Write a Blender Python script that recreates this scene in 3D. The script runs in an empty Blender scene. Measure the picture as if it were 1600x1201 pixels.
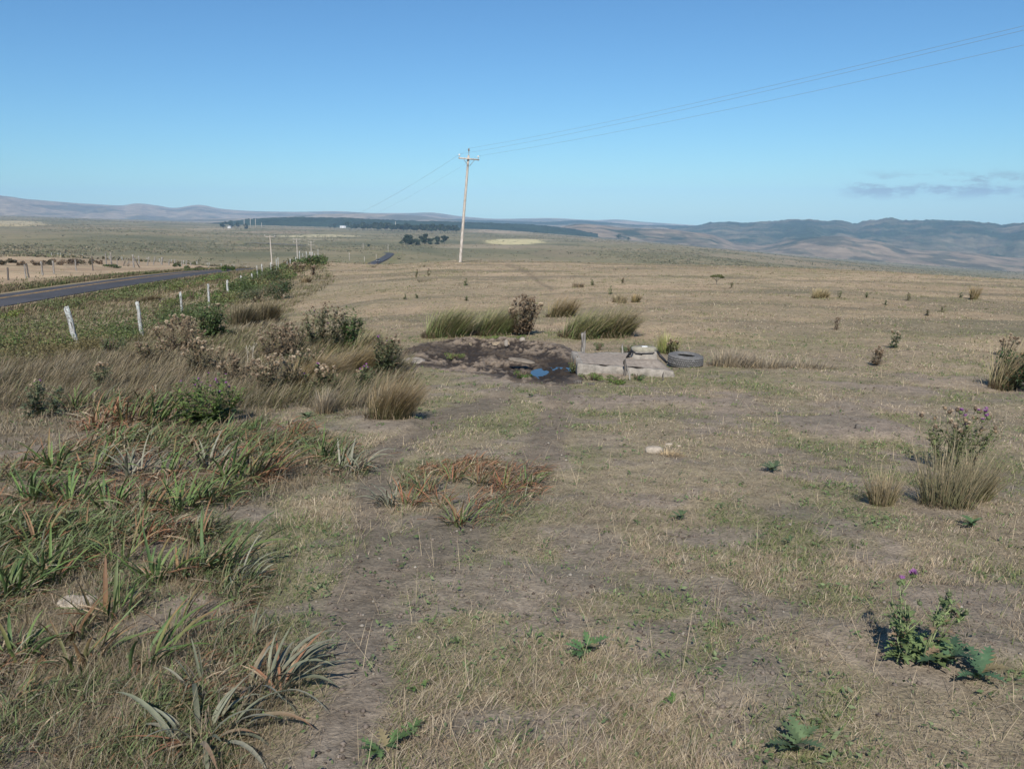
import bpy, math, random
import numpy as np
from mathutils import Vector

scene = bpy.context.scene
COL = scene.collection
RAD = math.radians

# ------------------------------------------------------------------ camera
PITCH = 11.48                      # degrees below the horizon
FPX, CX, CY = 1331.0, 800.0, 600.5 # focal length and centre in photograph pixels
EYE = 1.6                          # metres above the ground under the camera
cam_data = bpy.data.cameras.new("camera")
cam_data.sensor_width = 36.0
cam_data.lens = 36.0 * FPX / 1600.0
cam_data.clip_start = 0.05
cam_data.clip_end = 60000.0
cam = bpy.data.objects.new("camera", cam_data)
COL.objects.link(cam)
cam.location = (0.0, 0.0, EYE)
cam.rotation_euler = (RAD(90.0 - PITCH), 0.0, 0.0)
scene.camera = cam

# ------------------------------------------------------------------ sky, sun, exposure
SUN_EL, SHADOW_AZ = 42.0, 5.0      # shadows fall away from the camera, a little to the right
world = bpy.data.worlds.new("World")
scene.world = world
world.use_nodes = True
wn, wl = world.node_tree.nodes, world.node_tree.links
bg = wn["Background"]
sky = wn.new("ShaderNodeTexSky")
sky.sky_type = 'NISHITA'
sky.sun_disc = False
sky.sun_elevation = RAD(SUN_EL)
sky.sun_rotation = RAD(180.0 + SHADOW_AZ)
sky.altitude = 60.0
sky.air_density = 1.0
sky.dust_density = 0.1
sky.ozone_density = 3.0
bg.inputs["Strength"].default_value = 0.0845
# a few small faint clouds low on the right
wtc = wn.new("ShaderNodeTexCoord")
wsep = wn.new("ShaderNodeSeparateXYZ")
wl.new(wtc.outputs["Generated"], wsep.inputs[0])
def wmath(op, a, b=None, c=None):
    n = wn.new("ShaderNodeMath"); n.operation = op
    for i, v in enumerate((a, b, c)):
        if v is None: continue
        if isinstance(v, (int, float)): n.inputs[i].default_value = v
        else: wl.new(v, n.inputs[i])
    return n.outputs[0]
waz = wmath('ARCTAN2', wsep.outputs["X"], wsep.outputs["Y"])
wel = wmath('ARCSINE', wsep.outputs["Z"])
wcmb = wn.new("ShaderNodeCombineXYZ")
wl.new(wmath('MULTIPLY', waz, 1.0), wcmb.inputs[0])
wl.new(wmath('MULTIPLY', wel, 3.0), wcmb.inputs[1])
wnoise = wn.new("ShaderNodeTexNoise")
wnoise.inputs["Scale"].default_value = 26.0
wnoise.inputs["Detail"].default_value = 6.0
wnoise.inputs["Roughness"].default_value = 0.62
wl.new(wcmb.outputs[0], wnoise.inputs["Vector"])
def band(v, lo0, lo1, hi0, hi1):
    def ramp(a, b):
        n = wn.new("ShaderNodeMapRange"); n.interpolation_type = 'SMOOTHSTEP'
        wl.new(v, n.inputs["Value"])
        n.inputs["From Min"].default_value, n.inputs["From Max"].default_value = a, b
        return n.outputs["Result"]
    return wmath('MULTIPLY', ramp(lo0, lo1), wmath('SUBTRACT', 1.0, ramp(hi0, hi1)))
wmask = wmath('MULTIPLY', band(waz, 0.350, 0.385, 0.50, 0.58), band(wel, 0.008, 0.022, 0.030, 0.044))
wcl = wn.new("ShaderNodeMapRange"); wcl.interpolation_type = 'SMOOTHSTEP'
wl.new(wnoise.outputs["Fac"], wcl.inputs["Value"])
wcl.inputs["From Min"].default_value, wcl.inputs["From Max"].default_value = 0.42, 0.62
wfac = wmath('MULTIPLY', wmath('MULTIPLY', wmask, wcl.outputs["Result"]), 0.7)
wtint = wn.new("ShaderNodeMix"); wtint.data_type = 'RGBA'; wtint.blend_type = 'MULTIPLY'
wtint.inputs["Factor"].default_value = 1.0
wl.new(sky.outputs[0], wtint.inputs["A"])
wtint.inputs["B"].default_value = (0.550, 0.870, 1.10, 1.0)
wmix = wn.new("ShaderNodeMix"); wmix.data_type = 'RGBA'
wl.new(wfac, wmix.inputs["Factor"])
wl.new(wtint.outputs["Result"], wmix.inputs["A"])
wmix.inputs["B"].default_value = (2.3, 2.5, 3.2, 1.0)
wl.new(wmix.outputs["Result"], bg.inputs["Color"])

sun_data = bpy.data.lights.new("sun", 'SUN')
sun_data.energy = 4.8
sun_data.angle = RAD(0.53)
sun_data.color = (1.0, 0.94, 0.86)
sun = bpy.data.objects.new("sun", sun_data)
COL.objects.link(sun)
_d = Vector((math.sin(RAD(SHADOW_AZ)) * math.cos(RAD(SUN_EL)), math.cos(RAD(SHADOW_AZ)) * math.cos(RAD(SUN_EL)), -math.sin(RAD(SUN_EL))))
sun.rotation_euler = _d.to_track_quat('-Z', 'Y').to_euler()
sun.location = (-3.0, -40.0, 60.0)

scene.view_settings.view_transform = 'Standard'
scene.view_settings.look = 'None'
scene.view_settings.exposure = 0.20
scene.view_settings.gamma = 1.0
scene.view_settings.use_curve_mapping = False
scene.cycles.max_bounces = 6
scene.cycles.diffuse_bounces = 3
scene.cycles.transmission_bounces = 4
scene.cycles.volume_bounces = 0

# ------------------------------------------------------------------ helpers: noise
def _hash(ix, iy, seed):
    h = (ix.astype(np.int64) * 374761393 + iy.astype(np.int64) * 668265263 + int(seed) * 974634777) & 0xFFFFFFFF
    h = ((h ^ (h >> 13)) * 1274126177) & 0xFFFFFFFF
    h = (h ^ (h >> 16)) & 0xFFFFFF
    return h.astype(np.float64) / float(0xFFFFFF)

def vnoise(x, y, seed=0):
    x = np.asarray(x, float); y = np.asarray(y, float)
    ix, iy = np.floor(x), np.floor(y)
    fx, fy = x - ix, y - iy
    fx = fx * fx * fx * (fx * (fx * 6 - 15) + 10); fy = fy * fy * fy * (fy * (fy * 6 - 15) + 10)
    a = _hash(ix, iy, seed); b = _hash(ix + 1, iy, seed)
    c = _hash(ix, iy + 1, seed); d = _hash(ix + 1, iy + 1, seed)
    return (a * (1 - fx) + b * fx) * (1 - fy) + (c * (1 - fx) + d * fx) * fy

def fbm(x, y, seed=0, octaves=4, gain=0.5):
    s = 0.0; amp = 1.0; tot = 0.0
    x = np.asarray(x, float); y = np.asarray(y, float)
    for k in range(octaves):
        s = s + amp * vnoise(x * 2 ** k + 17.3 * k, y * 2 ** k - 9.1 * k, seed + k * 31)
        tot += amp; amp *= gain
    return s / tot

def smooth(a, b, v):
    t = np.clip((np.asarray(v, float) - a) / (b - a), 0, 1)
    return t * t * (3 - 2 * t)

def mixc(a, b, t):
    a = np.asarray(a, float); b = np.asarray(b, float); t = np.asarray(t, float)[..., None]
    return a * (1 - t) + b * t

# ------------------------------------------------------------------ terrain
DKN = np.array([0.01, 2.7, 6, 10, 18, 26, 33, 45, 60, 80, 100, 130, 180, 260, 400, 600, 900, 1500, 2500, 4000, 6500, 12000.0])
NEAR = [1.6, 1.77, 2.1, 2.45, 3.05]
PROFILES = {   # pixel column -> drop below the eye at the distances above
    -400: [3.9, 4.2, 5.2, 6.3, 6.6, 7.0, 8.0, 9.0, 11, 17, 20, 21, 20, 16, 10, 15, 30],
    0:    [3.9, 4.25, 5.0, 6.25, 6.5, 7.3, 8.3, 9.2, 11.5, 18, 22.5, 24.5, 26, 26, 20, 30, 60],
    200:  [3.9, 4.6, 5.1, 6.05, 6.6, 7.0, 8.6, 10.7, 13.4, 22, 26, 28, 30, 33, 36, 70, 120],
    340:  [3.6, 4.2, 5.0, 5.3, 5.95, 6.9, 8.4, 11, 15.6, 24, 29, 33, 37, 42, 50, 90, 160],
    490:  [3.5, 4.0, 4.6, 4.9, 5.15, 5.65, 8.5, 13.5, 19, 25, 30, 35, 40, 47, 60, 100, 180],
    600:  [3.45, 3.8, 4.2, 4.6, 5.1, 6.0, 8.5, 13, 19, 24.6, 29.8, 35.5, 42, 50, 68, 105, 190],
    720:  [3.4, 3.7, 4.05, 4.35, 4.65, 5.6, 8.0, 13, 19.5, 27.5, 34.5, 38, 45, 52, 72, 110, 200],
    1000: [3.35, 3.6, 3.95, 4.3, 4.8, 6.1, 8.6, 13.5, 20, 28.5, 36, 42.5, 55, 85, 135, 210, 400],
    1300: [3.35, 3.6, 3.95, 4.35, 5.0, 6.4, 9.5, 15, 22, 31, 41, 55, 80, 128, 200, 330, 600],
    1600: [3.35, 3.65, 4.1, 4.55, 5.4, 7.0, 10, 16, 24, 34, 46, 65, 98, 152, 235, 380, 700],
    2000: [3.4, 3.7, 4.2, 4.7, 5.6, 7.2, 10.5, 17, 25, 36, 48, 70, 105, 160, 245, 400, 720],
}
FLATBACK = [1.6, 1.6, 1.6, 1.6, 1.7, 1.8, 2.0, 2.2, 2.6, 3.2, 4, 5, 7, 10, 15, 20, 25, 30, 40, 60, 100, 200]

def pchip_table(xk, yk, xs):
    """monotone cubic interpolation; yk may be (n, m)"""
    xk = np.asarray(xk, float); yk = np.asarray(yk, float)
    if yk.ndim == 1: yk = yk[:, None]
    h = np.diff(xk)[:, None]; dl = np.diff(yk, axis=0) / h
    m = np.zeros_like(yk)
    w1 = 2 * h[1:] + h[:-1]; w2 = h[1:] + 2 * h[:-1]
    with np.errstate(divide='ignore', invalid='ignore'):
        mm = (w1 + w2) / (w1 / dl[:-1] + w2 / dl[1:])
    m[1:-1] = np.where(dl[:-1] * dl[1:] > 0, np.nan_to_num(mm), 0)
    m[0] = dl[0]; m[-1] = dl[-1]
    i = np.clip(np.searchsorted(xk, xs) - 1, 0, len(xk) - 2)
    t = ((xs - xk[i]) / (xk[i + 1] - xk[i]))[:, None]
    hh = (xk[i + 1] - xk[i])[:, None]
    return ((1 + 2 * t) * (1 - t) ** 2) * yk[i] + t * (1 - t) ** 2 * hh * m[i] + (t * t * (3 - 2 * t)) * yk[i + 1] + t * t * (t - 1) * hh * m[i + 1]

LD0, LD1, NLD = math.log(0.5), math.log(12000.0), 900
_ls = np.linspace(LD0, LD1, NLD)
_cols, _az = [], []
for px in sorted(PROFILES):
    _az.append(math.atan((px - CX) / FPX * math.cos(RAD(PITCH))))
    _cols.append(pchip_table(np.sqrt(DKN), np.array(NEAR + PROFILES[px]), np.exp(_ls / 2))[:, 0])
_fb = pchip_table(np.sqrt(DKN), np.array(FLATBACK), np.exp(_ls / 2))[:, 0]
_az = [-math.pi, RAD(-110)] + _az + [RAD(110), math.pi]
_cols = [_fb, _fb] + _cols + [_fb, _fb]
NAZ = 1441
_azs = np.linspace(-math.pi, math.pi, NAZ)
DROP = pchip_table(np.array(_az), np.array(_cols), _azs)      # (NAZ, NLD)

ROAD = np.array([(-39.5, -120, 6.2), (-38.6, 0, 6.3), (-38.2, 40, 6.32), (-37.9, 63, 6.4), (-37.6, 100, 6.9), (-38.4, 130, 8.4), (-41.5, 180, 11.8),
                 (-50, 260, 17.6), (-67, 400, 25.0), (-78, 520, 28.6), (-91, 650, 31.4), (-125, 740, 33.4), (-185, 830, 34.2), (-262, 930, 35), (-330, 1020, 36.5)])
_rp = [ROAD[0]]
for a, b in zip(ROAD[:-1], ROAD[1:]):
    n = max(2, int(np.hypot(*(b - a)[:2]) / 6))
    for k in range(1, n + 1): _rp.append(a + (b - a) * k / n)
RPT = np.array(_rp)
for _ in range(14): RPT[1:-1] = (RPT[:-2] + 2 * RPT[1:-1] + RPT[2:]) / 4
ROAD_HW = 3.3

def road_dist(x, y):
    """distance to the road's centre line and its drop there"""
    best = np.full(x.shape, 1e9); z = np.zeros(x.shape)
    for a, b in zip(RPT[:-1], RPT[1:]):
        d = b[:2] - a[:2]; L2 = float(d @ d)
        t = np.clip(((x - a[0]) * d[0] + (y - a[1]) * d[1]) / L2, 0, 1)
        dist = np.hypot(x - a[0] - t * d[0], y - a[1] - t * d[1])
        zz = a[2] + t * (b[2] - a[2])
        m = dist < best
        best = np.where(m, dist, best); z = np.where(m, zz, z)
    return best, z

def base_drop(x, y):
    r = np.hypot(x, y); az = np.arctan2(x, y)
    u = np.clip((np.log(np.maximum(r, 0.5)) - LD0) / (LD1 - LD0) * (NLD - 1), 0, NLD - 1.001)
    v = np.clip((az + math.pi) / (2 * math.pi) * (NAZ - 1), 0, NAZ - 1.001)
    i, j = u.astype(int), v.astype(int); fu, fv = u - i, v - j
    return (DROP[j, i] * (1 - fu) + DROP[j, i + 1] * fu) * (1 - fv) + (DROP[j + 1, i] * (1 - fu) + DROP[j + 1, i + 1] * fu) * fv

MUD_C = (-1.15, 16.9)       # middle of the wet hollow
def ground(x, y):
    x = np.atleast_1d(np.asarray(x, float)); y = np.atleast_1d(np.asarray(y, float))
    r = np.hypot(x, y)
    z = EYE - base_drop(x, y)
    near = 1 - smooth(60, 140, r)
    z = z + near * (0.10 * (fbm(x / 3.1, y / 3.1, 5, 3) - 0.5) + 0.06 * (fbm(x / 0.6, y / 0.6, 9, 3) - 0.5)) * smooth(0.5, 4, r)
    nr_ = r < 40
    if nr_.any(): z[nr_] = z[nr_] + 0.055 * smooth(0.57, 0.72, fbm(x[nr_] / 1.9, y[nr_] / 1.9, 43, 4)) * smooth(1.5, 4, r[nr_])
    far = smooth(140, 500, r)
    z = z + far * (2.2 * (fbm(x / 160, y / 160, 21, 4) - 0.5) + np.clip(r - 700, 0, 2500) / 2500 * 9 * (fbm(x / 420, y / 420, 27, 3) - 0.5))
    near_road = (x < 20) & (y > -130) & (y < 1100) & (x > -420)
    if near_road.any():
        xr, yr = x[near_road], y[near_road]
        d, zr = road_dist(xr, yr)
        w = 1 - smooth(4.6, 13.0, d)
        hw = w * 1.0
        z[near_road] = z[near_road] * (1 - hw) + (EYE - zr) * hw
    return z

def gz(x, y):
    return float(ground(x, y)[0])

CP, SP = math.cos(RAD(PITCH)), math.sin(RAD(PITCH))
def pix_dir(px, py):
    a = (px - CX) / FPX; b = -(py - CY) / FPX
    return np.array([a, CP + b * SP, -SP + b * CP])
def project(x, y, z):
    """world point -> photograph pixel (used only to read where masks of the ground lie)"""
    dz = z - EYE
    f = y * CP - dz * SP; u = y * SP + dz * CP
    f = np.where(f > 0.05, f, 0.05)
    return CX + FPX * x / f, CY - FPX * u / f
_ts = np.exp(np.linspace(math.log(1.2), math.log(9000), 2600))
def P(px, py):
    """where the line of sight of a photograph pixel meets the ground"""
    d = pix_dir(px, py)
    d = d / np.hypot(d[0], d[1])
    xs, ys, zs = d[0] * _ts, d[1] * _ts, EYE + d[2] * _ts
    under = zs <= ground(xs, ys)
    k = int(np.argmax(under)) if under.any() else len(_ts) - 1
    t = _ts[k]
    if under.any() and k > 0:
        lo, hi = _ts[k - 1], _ts[k]
        for _ in range(12):
            m = (lo + hi) / 2
            if EYE + d[2] * m <= gz(d[0] * m, d[1] * m): hi = m
            else: lo = m
        t = hi
    x, y = d[0] * t, d[1] * t
    return np.array([x, y, gz(x, y)])
def at(px, Y):
    """a point of the ground at forward distance Y in the direction of a pixel column near the horizon"""
    x = (px - CX) / FPX * Y * CP
    for _ in range(4): x = (px - CX) / FPX * (Y * CP - (gz(x, Y) - EYE) * SP)
    return np.array([x, Y, gz(x, Y)])
def mpp(p):
    """metres per photograph pixel at a point"""
    return (p[1] * CP - (p[2] - EYE) * SP) / FPX

# ------------------------------------------------------------------ materials
def new_mat(name):
    m = bpy.data.materials.new(name); m.use_nodes = True
    nt = m.node_tree
    return m, nt.nodes, nt.links, nt.nodes["Principled BSDF"]
def N(nodes, kind, **kw):
    n = nodes.new(kind)
    for k, v in kw.items(): setattr(n, k, v)
    return n
def noise_node(nodes, links, vec, scale, detail=4, rough=0.55):
    n = nodes.new("ShaderNodeTexNoise")
    n.inputs["Scale"].default_value = scale; n.inputs["Detail"].default_value = detail; n.inputs["Roughness"].default_value = rough
    if vec is not None: links.new(vec, n.inputs["Vector"])
    return n
def ramp_node(nodes, links, fac, stops):
    n = nodes.new("ShaderNodeValToRGB")
    e = n.color_ramp.elements
    while len(e) < len(stops): e.new(0.5)
    for el, (p, c) in zip(e, stops):
        el.position = p
        el.color = (c, c, c, 1) if isinstance(c, (int, float)) else (*c, 1)
    links.new(fac, n.inputs[0])
    return n
def mixrgb(nodes, links, fac, a, b, mode='MIX'):
    n = nodes.new("ShaderNodeMix"); n.data_type = 'RGBA'; n.blend_type = mode
    for key, v in (("Factor", fac), ("A", a), ("B", b)):
        if isinstance(v, (int, float)): n.inputs[key].default_value = v
        elif isinstance(v, tuple): n.inputs[key].default_value = (*v, 1)
        else: links.new(v, n.inputs[key])
    return n.outputs["Result"]

def leaf_material(name, rough=0.65, spec=0.25, trans=0.25, vary=0.25, vscale=40.0):
    """plant surface: colour comes from the mesh's own colour attribute, broken up by noise; a little light passes through"""
    m, nd, ln, pr = new_mat(name)
    at_ = N(nd, "ShaderNodeAttribute", attribute_name="Col")
    geo = N(nd, "ShaderNodeTexCoord")
    nz = noise_node(nd, ln, geo.outputs["Object"], vscale, 3)
    rp = ramp_node(nd, ln, nz.outputs["Fac"], [(0.25, 1 - vary), (0.75, 1 + vary)])
    c = mixrgb(nd, ln, 1.0, at_.outputs["Color"], rp.outputs[0], 'MULTIPLY')
    ln.new(c, pr.inputs["Base Color"])
    pr.inputs["Roughness"].default_value = rough
    pr.inputs["Specular IOR Level"].default_value = spec
    if trans > 0:
        tr = nd.new("ShaderNodeBsdfTranslucent"); ln.new(c, tr.inputs["Color"])
        mx = nd.new("ShaderNodeMixShader"); mx.inputs[0].default_value = trans
        ln.new(pr.outputs[0], mx.inputs[1]); ln.new(tr.outputs[0], mx.inputs[2])
        ln.new(mx.outputs[0], nd["Material Output"].inputs["Surface"])
    return m
M = {}
M['grass'] = leaf_material("grass_blades", 0.7, 0.2, 0.3, 0.12, 6)
M['rush'] = leaf_material("rush_blades", 0.6, 0.3, 0.2, 0.15, 12)
M['strap'] = leaf_material("strap_leaf", 0.55, 0.22, 0.12, 0.22, 30)
M['leaf'] = leaf_material("shrub_leaf", 0.55, 0.3, 0.2, 0.2, 12)
M['thistle'] = leaf_material("thistle_leaf", 0.6, 0.25, 0.15, 0.2, 40)
M['head'] = leaf_material("flower_head", 0.8, 0.1, 0.1, 0.15, 90)
M['tree'] = leaf_material("tree_foliage", 0.7, 0.2, 0.1, 0.3, 0.6)
M['stem'] = leaf_material("plant_stem", 0.75, 0.2, 0.0, 0.2, 30)

# ------------------------------------------------------------------ mesh building
class Geo:
    def __init__(self):
        self.v, self.f, self.c, self.n = [], [], [], 0
    def add(self, verts, faces, cols):
        verts = np.asarray(verts, float).reshape(-1, 3)
        cols = np.asarray(cols, float)
        if cols.ndim == 1: cols = np.tile(cols, (len(verts), 1))
        for f in (faces if isinstance(faces, list) else [faces]):
            f = np.asarray(f, dtype=np.int64)
            if f.size: self.f.append(f + self.n)
        self.v.append(verts); self.c.append(cols); self.n += len(verts)
    def build(self, name, mat, parent=None, loc=None, smooth_shade=False, origin=None):
        v = np.concatenate(self.v); c = np.concatenate(self.c)
        if origin is not None: v = v - np.asarray(origin)
        me = bpy.data.meshes.new(name)
        me.vertices.add(len(v)); me.vertices.foreach_set("co", v.astype(np.float32).ravel())
        tot = sum(f.size for f in self.f); nf = sum(len(f) for f in self.f)
        li = np.concatenate([f.ravel() for f in self.f])
        ls = np.empty(nf, np.int32); k = 0; o = 0
        for f in self.f:
            ls[k:k + len(f)] = o + np.arange(len(f)) * f.shape[1]
            k += len(f); o += f.size
        me.loops.add(tot); me.loops.foreach_set("vertex_index", li.astype(np.int32))
        me.polygons.add(nf); me.polygons.foreach_set("loop_start", ls)
        if smooth_shade: me.polygons.foreach_set("use_smooth", np.ones(nf, bool))
        at_ = me.color_attributes.new("Col", 'FLOAT_COLOR', 'POINT')
        at_.data.foreach_set("color", (c if c.shape[1] == 4 else np.concatenate([c, np.ones((len(c), 1))], 1)).astype(np.float32).ravel())
        me.update(calc_edges=True)
        me.materials.append(mat)
        ob = bpy.data.objects.new(name, me)
        COL.objects.link(ob)
        if parent is not None: ob.parent = parent
        if origin is not None: ob.location = origin
        if loc is not None: ob.location = loc
        return ob

def tag(o, label=None, cat=None, group=None, kind=None):
    if label: o['label'] = label
    if cat: o['category'] = cat
    if group: o['group'] = group
    if kind: o['kind'] = kind
    return o
def empty(name, loc, rz=0.0):
    o = bpy.data.objects.new(name, None); COL.objects.link(o)
    o.location = loc; o.rotation_euler = (0, 0, rz); o.empty_display_size = 0.2
    return o

def tube(pts, radii, sides=6, cap=True):
    """tube along points -> verts, [quads, cap tris]"""
    pts = np.asarray(pts, float); n = len(pts)
    radii = np.broadcast_to(np.asarray(radii, float), (n,))
    tg = np.gradient(pts, axis=0); tg /= np.maximum(np.linalg.norm(tg, axis=1)[:, None], 1e-9)
    ref = np.array([0.0, 0, 1]) if abs(tg[0][2]) < 0.9 else np.array([1.0, 0, 0])
    a = np.cross(tg, ref); a /= np.maximum(np.linalg.norm(a, axis=1)[:, None], 1e-9)
    b = np.cross(tg, a)
    ang = np.arange(sides) * 2 * math.pi / sides
    ring = np.cos(ang)[None, :, None] * a[:, None] + np.sin(ang)[None, :, None] * b[:, None]
    v = (pts[:, None] + ring * radii[:, None, None]).reshape(-1, 3)
    i = np.arange(n - 1)[:, None] * sides; k = np.arange(sides)[None]; k2 = (k + 1) % sides
    q = np.stack([i + k, i + k2, i + sides + k2, i + sides + k], -1).reshape(-1, 4)
    fs = [q]
    if cap:
        v = np.concatenate([v, pts[:1], pts[-1:]])
        k = np.arange(sides); k2 = (k + 1) % sides; o = (n - 1) * sides
        fs.append(np.concatenate([np.stack([k2, k, np.full(sides, n * sides)], -1), np.stack([o + k, o + k2, np.full(sides, n * sides + 1)], -1)]))
    return v, fs

def box(cx, cy, cz, sx, sy, sz):
    s = np.array([(-1, -1, -1), (1, -1, -1), (1, 1, -1), (-1, 1, -1), (-1, -1, 1), (1, -1, 1), (1, 1, 1), (-1, 1, 1)], float) / 2
    v = s * (sx, sy, sz) + (cx, cy, cz)
    f = np.array([(0, 3, 2, 1), (4, 5, 6, 7), (0, 1, 5, 4), (1, 2, 6, 5), (2, 3, 7, 6), (3, 0, 4, 7)])
    return v, f

def blades(g, pos, az, L, W, t0, t1, cb, ct, seg=3, side_rot=None, power=0.8):
    """grass blades: bend from t0 to t1 (angles from the vertical) in direction az"""
    n = len(pos); s = np.linspace(0, 1, seg + 1)
    th = t0[:, None] + (t1 - t0)[:, None] * (s[None, :-1] + 0.5 / seg)
    ds = (L / seg)[:, None]
    h = np.concatenate([np.zeros((n, 1)), np.cumsum(np.sin(th) * ds, 1)], 1)
    z = np.concatenate([np.zeros((n, 1)), np.cumsum(np.cos(th) * ds, 1)], 1)
    dx, dy = np.sin(az)[:, None], np.cos(az)[:, None]
    cxp = np.stack([pos[:, 0:1] + h * dx, pos[:, 1:2] + h * dy, pos[:, 2:3] + z], -1)   # (n, seg+1, 3)
    sa = az + math.pi / 2 if side_rot is None else az + math.pi / 2 + side_rot
    side = np.stack([np.sin(sa), np.cos(sa), np.zeros(n)], -1)[:, None]
    w = (W[:, None] * (1 - s[None, :-1] ** 1.6) ** power)[..., None] / 2
    lft, rgt = cxp[:, :-1] - side * w, cxp[:, :-1] + side * w
    v = np.concatenate([np.stack([lft, rgt], 2).reshape(n, -1, 3), cxp[:, -1:]], 1)      # 2*seg+1 per blade
    k = 2 * seg + 1
    base = (np.arange(n) * k)[:, None]
    fs = []
    for j in range(seg - 1):
        fs.append(base + np.array([2 * j, 2 * j + 1, 2 * j + 3, 2 * j + 2]))
    tri = base + np.array([2 * seg - 2, 2 * seg - 1, 2 * seg])
    cc = cb[:, None] * (1 - s[None, :, None]) + ct[:, None] * s[None, :, None]
    c = np.concatenate([np.repeat(cc[:, :-1], 2, axis=1), cc[:, -1:]], 1)
    g.add(v.reshape(-1, 3), ([np.concatenate(fs)] if fs else []) + [tri], c.reshape(-1, 3))

def straps(g, pos, az, L, W, t0, t1, cb, ct, seg=7, fold=0.25, twist=None):
    """wide folded strap leaves, three vertices across"""
    n = len(pos); s = np.linspace(0, 1, seg + 1)
    th = t0[:, None] + (t1 - t0)[:, None] * (s[None, :-1] + 0.5 / seg) ** 1.15
    ds = (L / seg)[:, None]
    h = np.concatenate([np.zeros((n, 1)), np.cumsum(np.sin(th) * ds, 1)], 1)
    z = np.concatenate([np.zeros((n, 1)), np.cumsum(np.cos(th) * ds, 1)], 1)
    thf = np.concatenate([th, th[:, -1:]], 1)
    dx, dy = np.sin(az)[:, None], np.cos(az)[:, None]
    c0 = np.stack([pos[:, 0:1] + h * dx, pos[:, 1:2] + h * dy, pos[:, 2:3] + z], -1)
    sa = az + math.pi / 2
    side = np.stack([np.sin(sa), np.cos(sa), np.zeros(n)], -1)[:, None] * np.ones((1, seg + 1, 1))
    nrm = np.stack([-np.cos(thf) * dx, -np.cos(thf) * dy, np.sin(thf)], -1)
    if twist is not None:
        ta = (twist[:, None] * s[None])[..., None]
        side, nrm = side * np.cos(ta) + nrm * np.sin(ta), nrm * np.cos(ta) - side * np.sin(ta)
    prof = np.minimum(1, 0.55 + 1.6 * s) * (1 - s ** 3.0) ** 0.8
    prof[-1] = 0.02
    w = (W[:, None] * prof[None])[..., None] / 2
    v = np.stack([c0 - side * w + nrm * w * fold * 2, c0, c0 + side * w + nrm * w * fold * 2], 2)
    k = 3 * (seg + 1); base = (np.arange(n) * k)[:, None]
    fs = []
    for j in range(seg):
        for q in (0, 1):
            fs.append(base + np.array([3 * j + q, 3 * j + q + 1, 3 * j + q + 4, 3 * j + q + 3]))
    cc = cb[:, None] * (1 - s[None, :, None] ** 1.3) + ct[:, None] * s[None, :, None] ** 1.3
    g.add(v.reshape(-1, 3), [np.concatenate(fs)], np.repeat(cc, 3, axis=1).reshape(-1, 3))

def leaf_quads(g, rng, cen, size, cols, up=0.3, aspect=1.6):
    """small randomly turned leaf faces (folded diamonds) round given points"""
    n = len(cen)
    d = rng.normal(size=(n, 3)); d[:, 2] = np.abs(d[:, 2]) * (0.6 + up); d /= np.linalg.norm(d, axis=1)[:, None]
    a = np.cross(d, rng.normal(size=(n, 3))); a /= np.linalg.norm(a, axis=1)[:, None]
    b = np.cross(d, a)
    s = np.asarray(size, float) * np.ones(n); s = s[:, None]
    v = np.stack([cen - a * s * aspect / 2, cen + b * s / 2 + d * s * 0.12, cen + a * s * aspect / 2, cen - b * s / 2 + d * s * 0.12], 1)
    f = (np.arange(n) * 4)[:, None] + np.array([0, 1, 2, 3])
    g.add(v.reshape(-1, 3), [f], np.repeat(cols, 4, axis=0))

def in_poly(px, py, poly):
    poly = np.asarray(poly, float); inside = np.zeros(np.shape(px), bool)
    j = len(poly) - 1
    for i in range(len(poly)):
        xi, yi = poly[i]; xj, yj = poly[j]
        if yi != yj:
            inside ^= ((yi > py) != (yj > py)) & (px < (xj - xi) * (py - yi) / (yj - yi) + xi)
        j = i
    return inside
def poly_dist(px, py, pts):
    """distance in pixels to a polyline"""
    best = np.full(np.shape(px), 1e9)
    for a, b in zip(pts[:-1], pts[1:]):
        a = np.array(a, float); b = np.array(b, float); d = b - a
        t = np.clip(((px - a[0]) * d[0] + (py - a[1]) * d[1]) / max(d @ d, 1e-9), 0, 1)
        best = np.minimum(best, np.hypot(px - a[0] - t * d[0], py - a[1] - t * d[1]))
    return best
# ================================================================== the setting
MUD_POLY = [(622, 552), (660, 536), (720, 529), (800, 528), (870, 536), (902, 548), (905, 578), (898, 600), (860, 603), (800, 594), (740, 584), (680, 576), (640, 572)]
TRAIL = [(500, 1230), (565, 1060), (550, 950), (610, 880), (700, 840), (800, 770), (850, 700), (868, 640), (875, 612)]
TRAIL2 = [(555, 900), (590, 840), (575, 790), (590, 720), (650, 675), (720, 645), (790, 620)]
ROUGH = [(-60, 470), (60, 474), (200, 455), (330, 428), (430, 416), (500, 414), (525, 440), (470, 470), (440, 500), (470, 520), (560, 515), (620, 540), (640, 575), (655, 640), (560, 655), (450, 630), (420, 660),
         (560, 690), (580, 750), (480, 760), (420, 790), (350, 800), (330, 850), (410, 880), (430, 920), (380, 960), (440, 1010), (470, 1080), (420, 1130), (380, 1230), (-200, 1300)]

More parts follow.
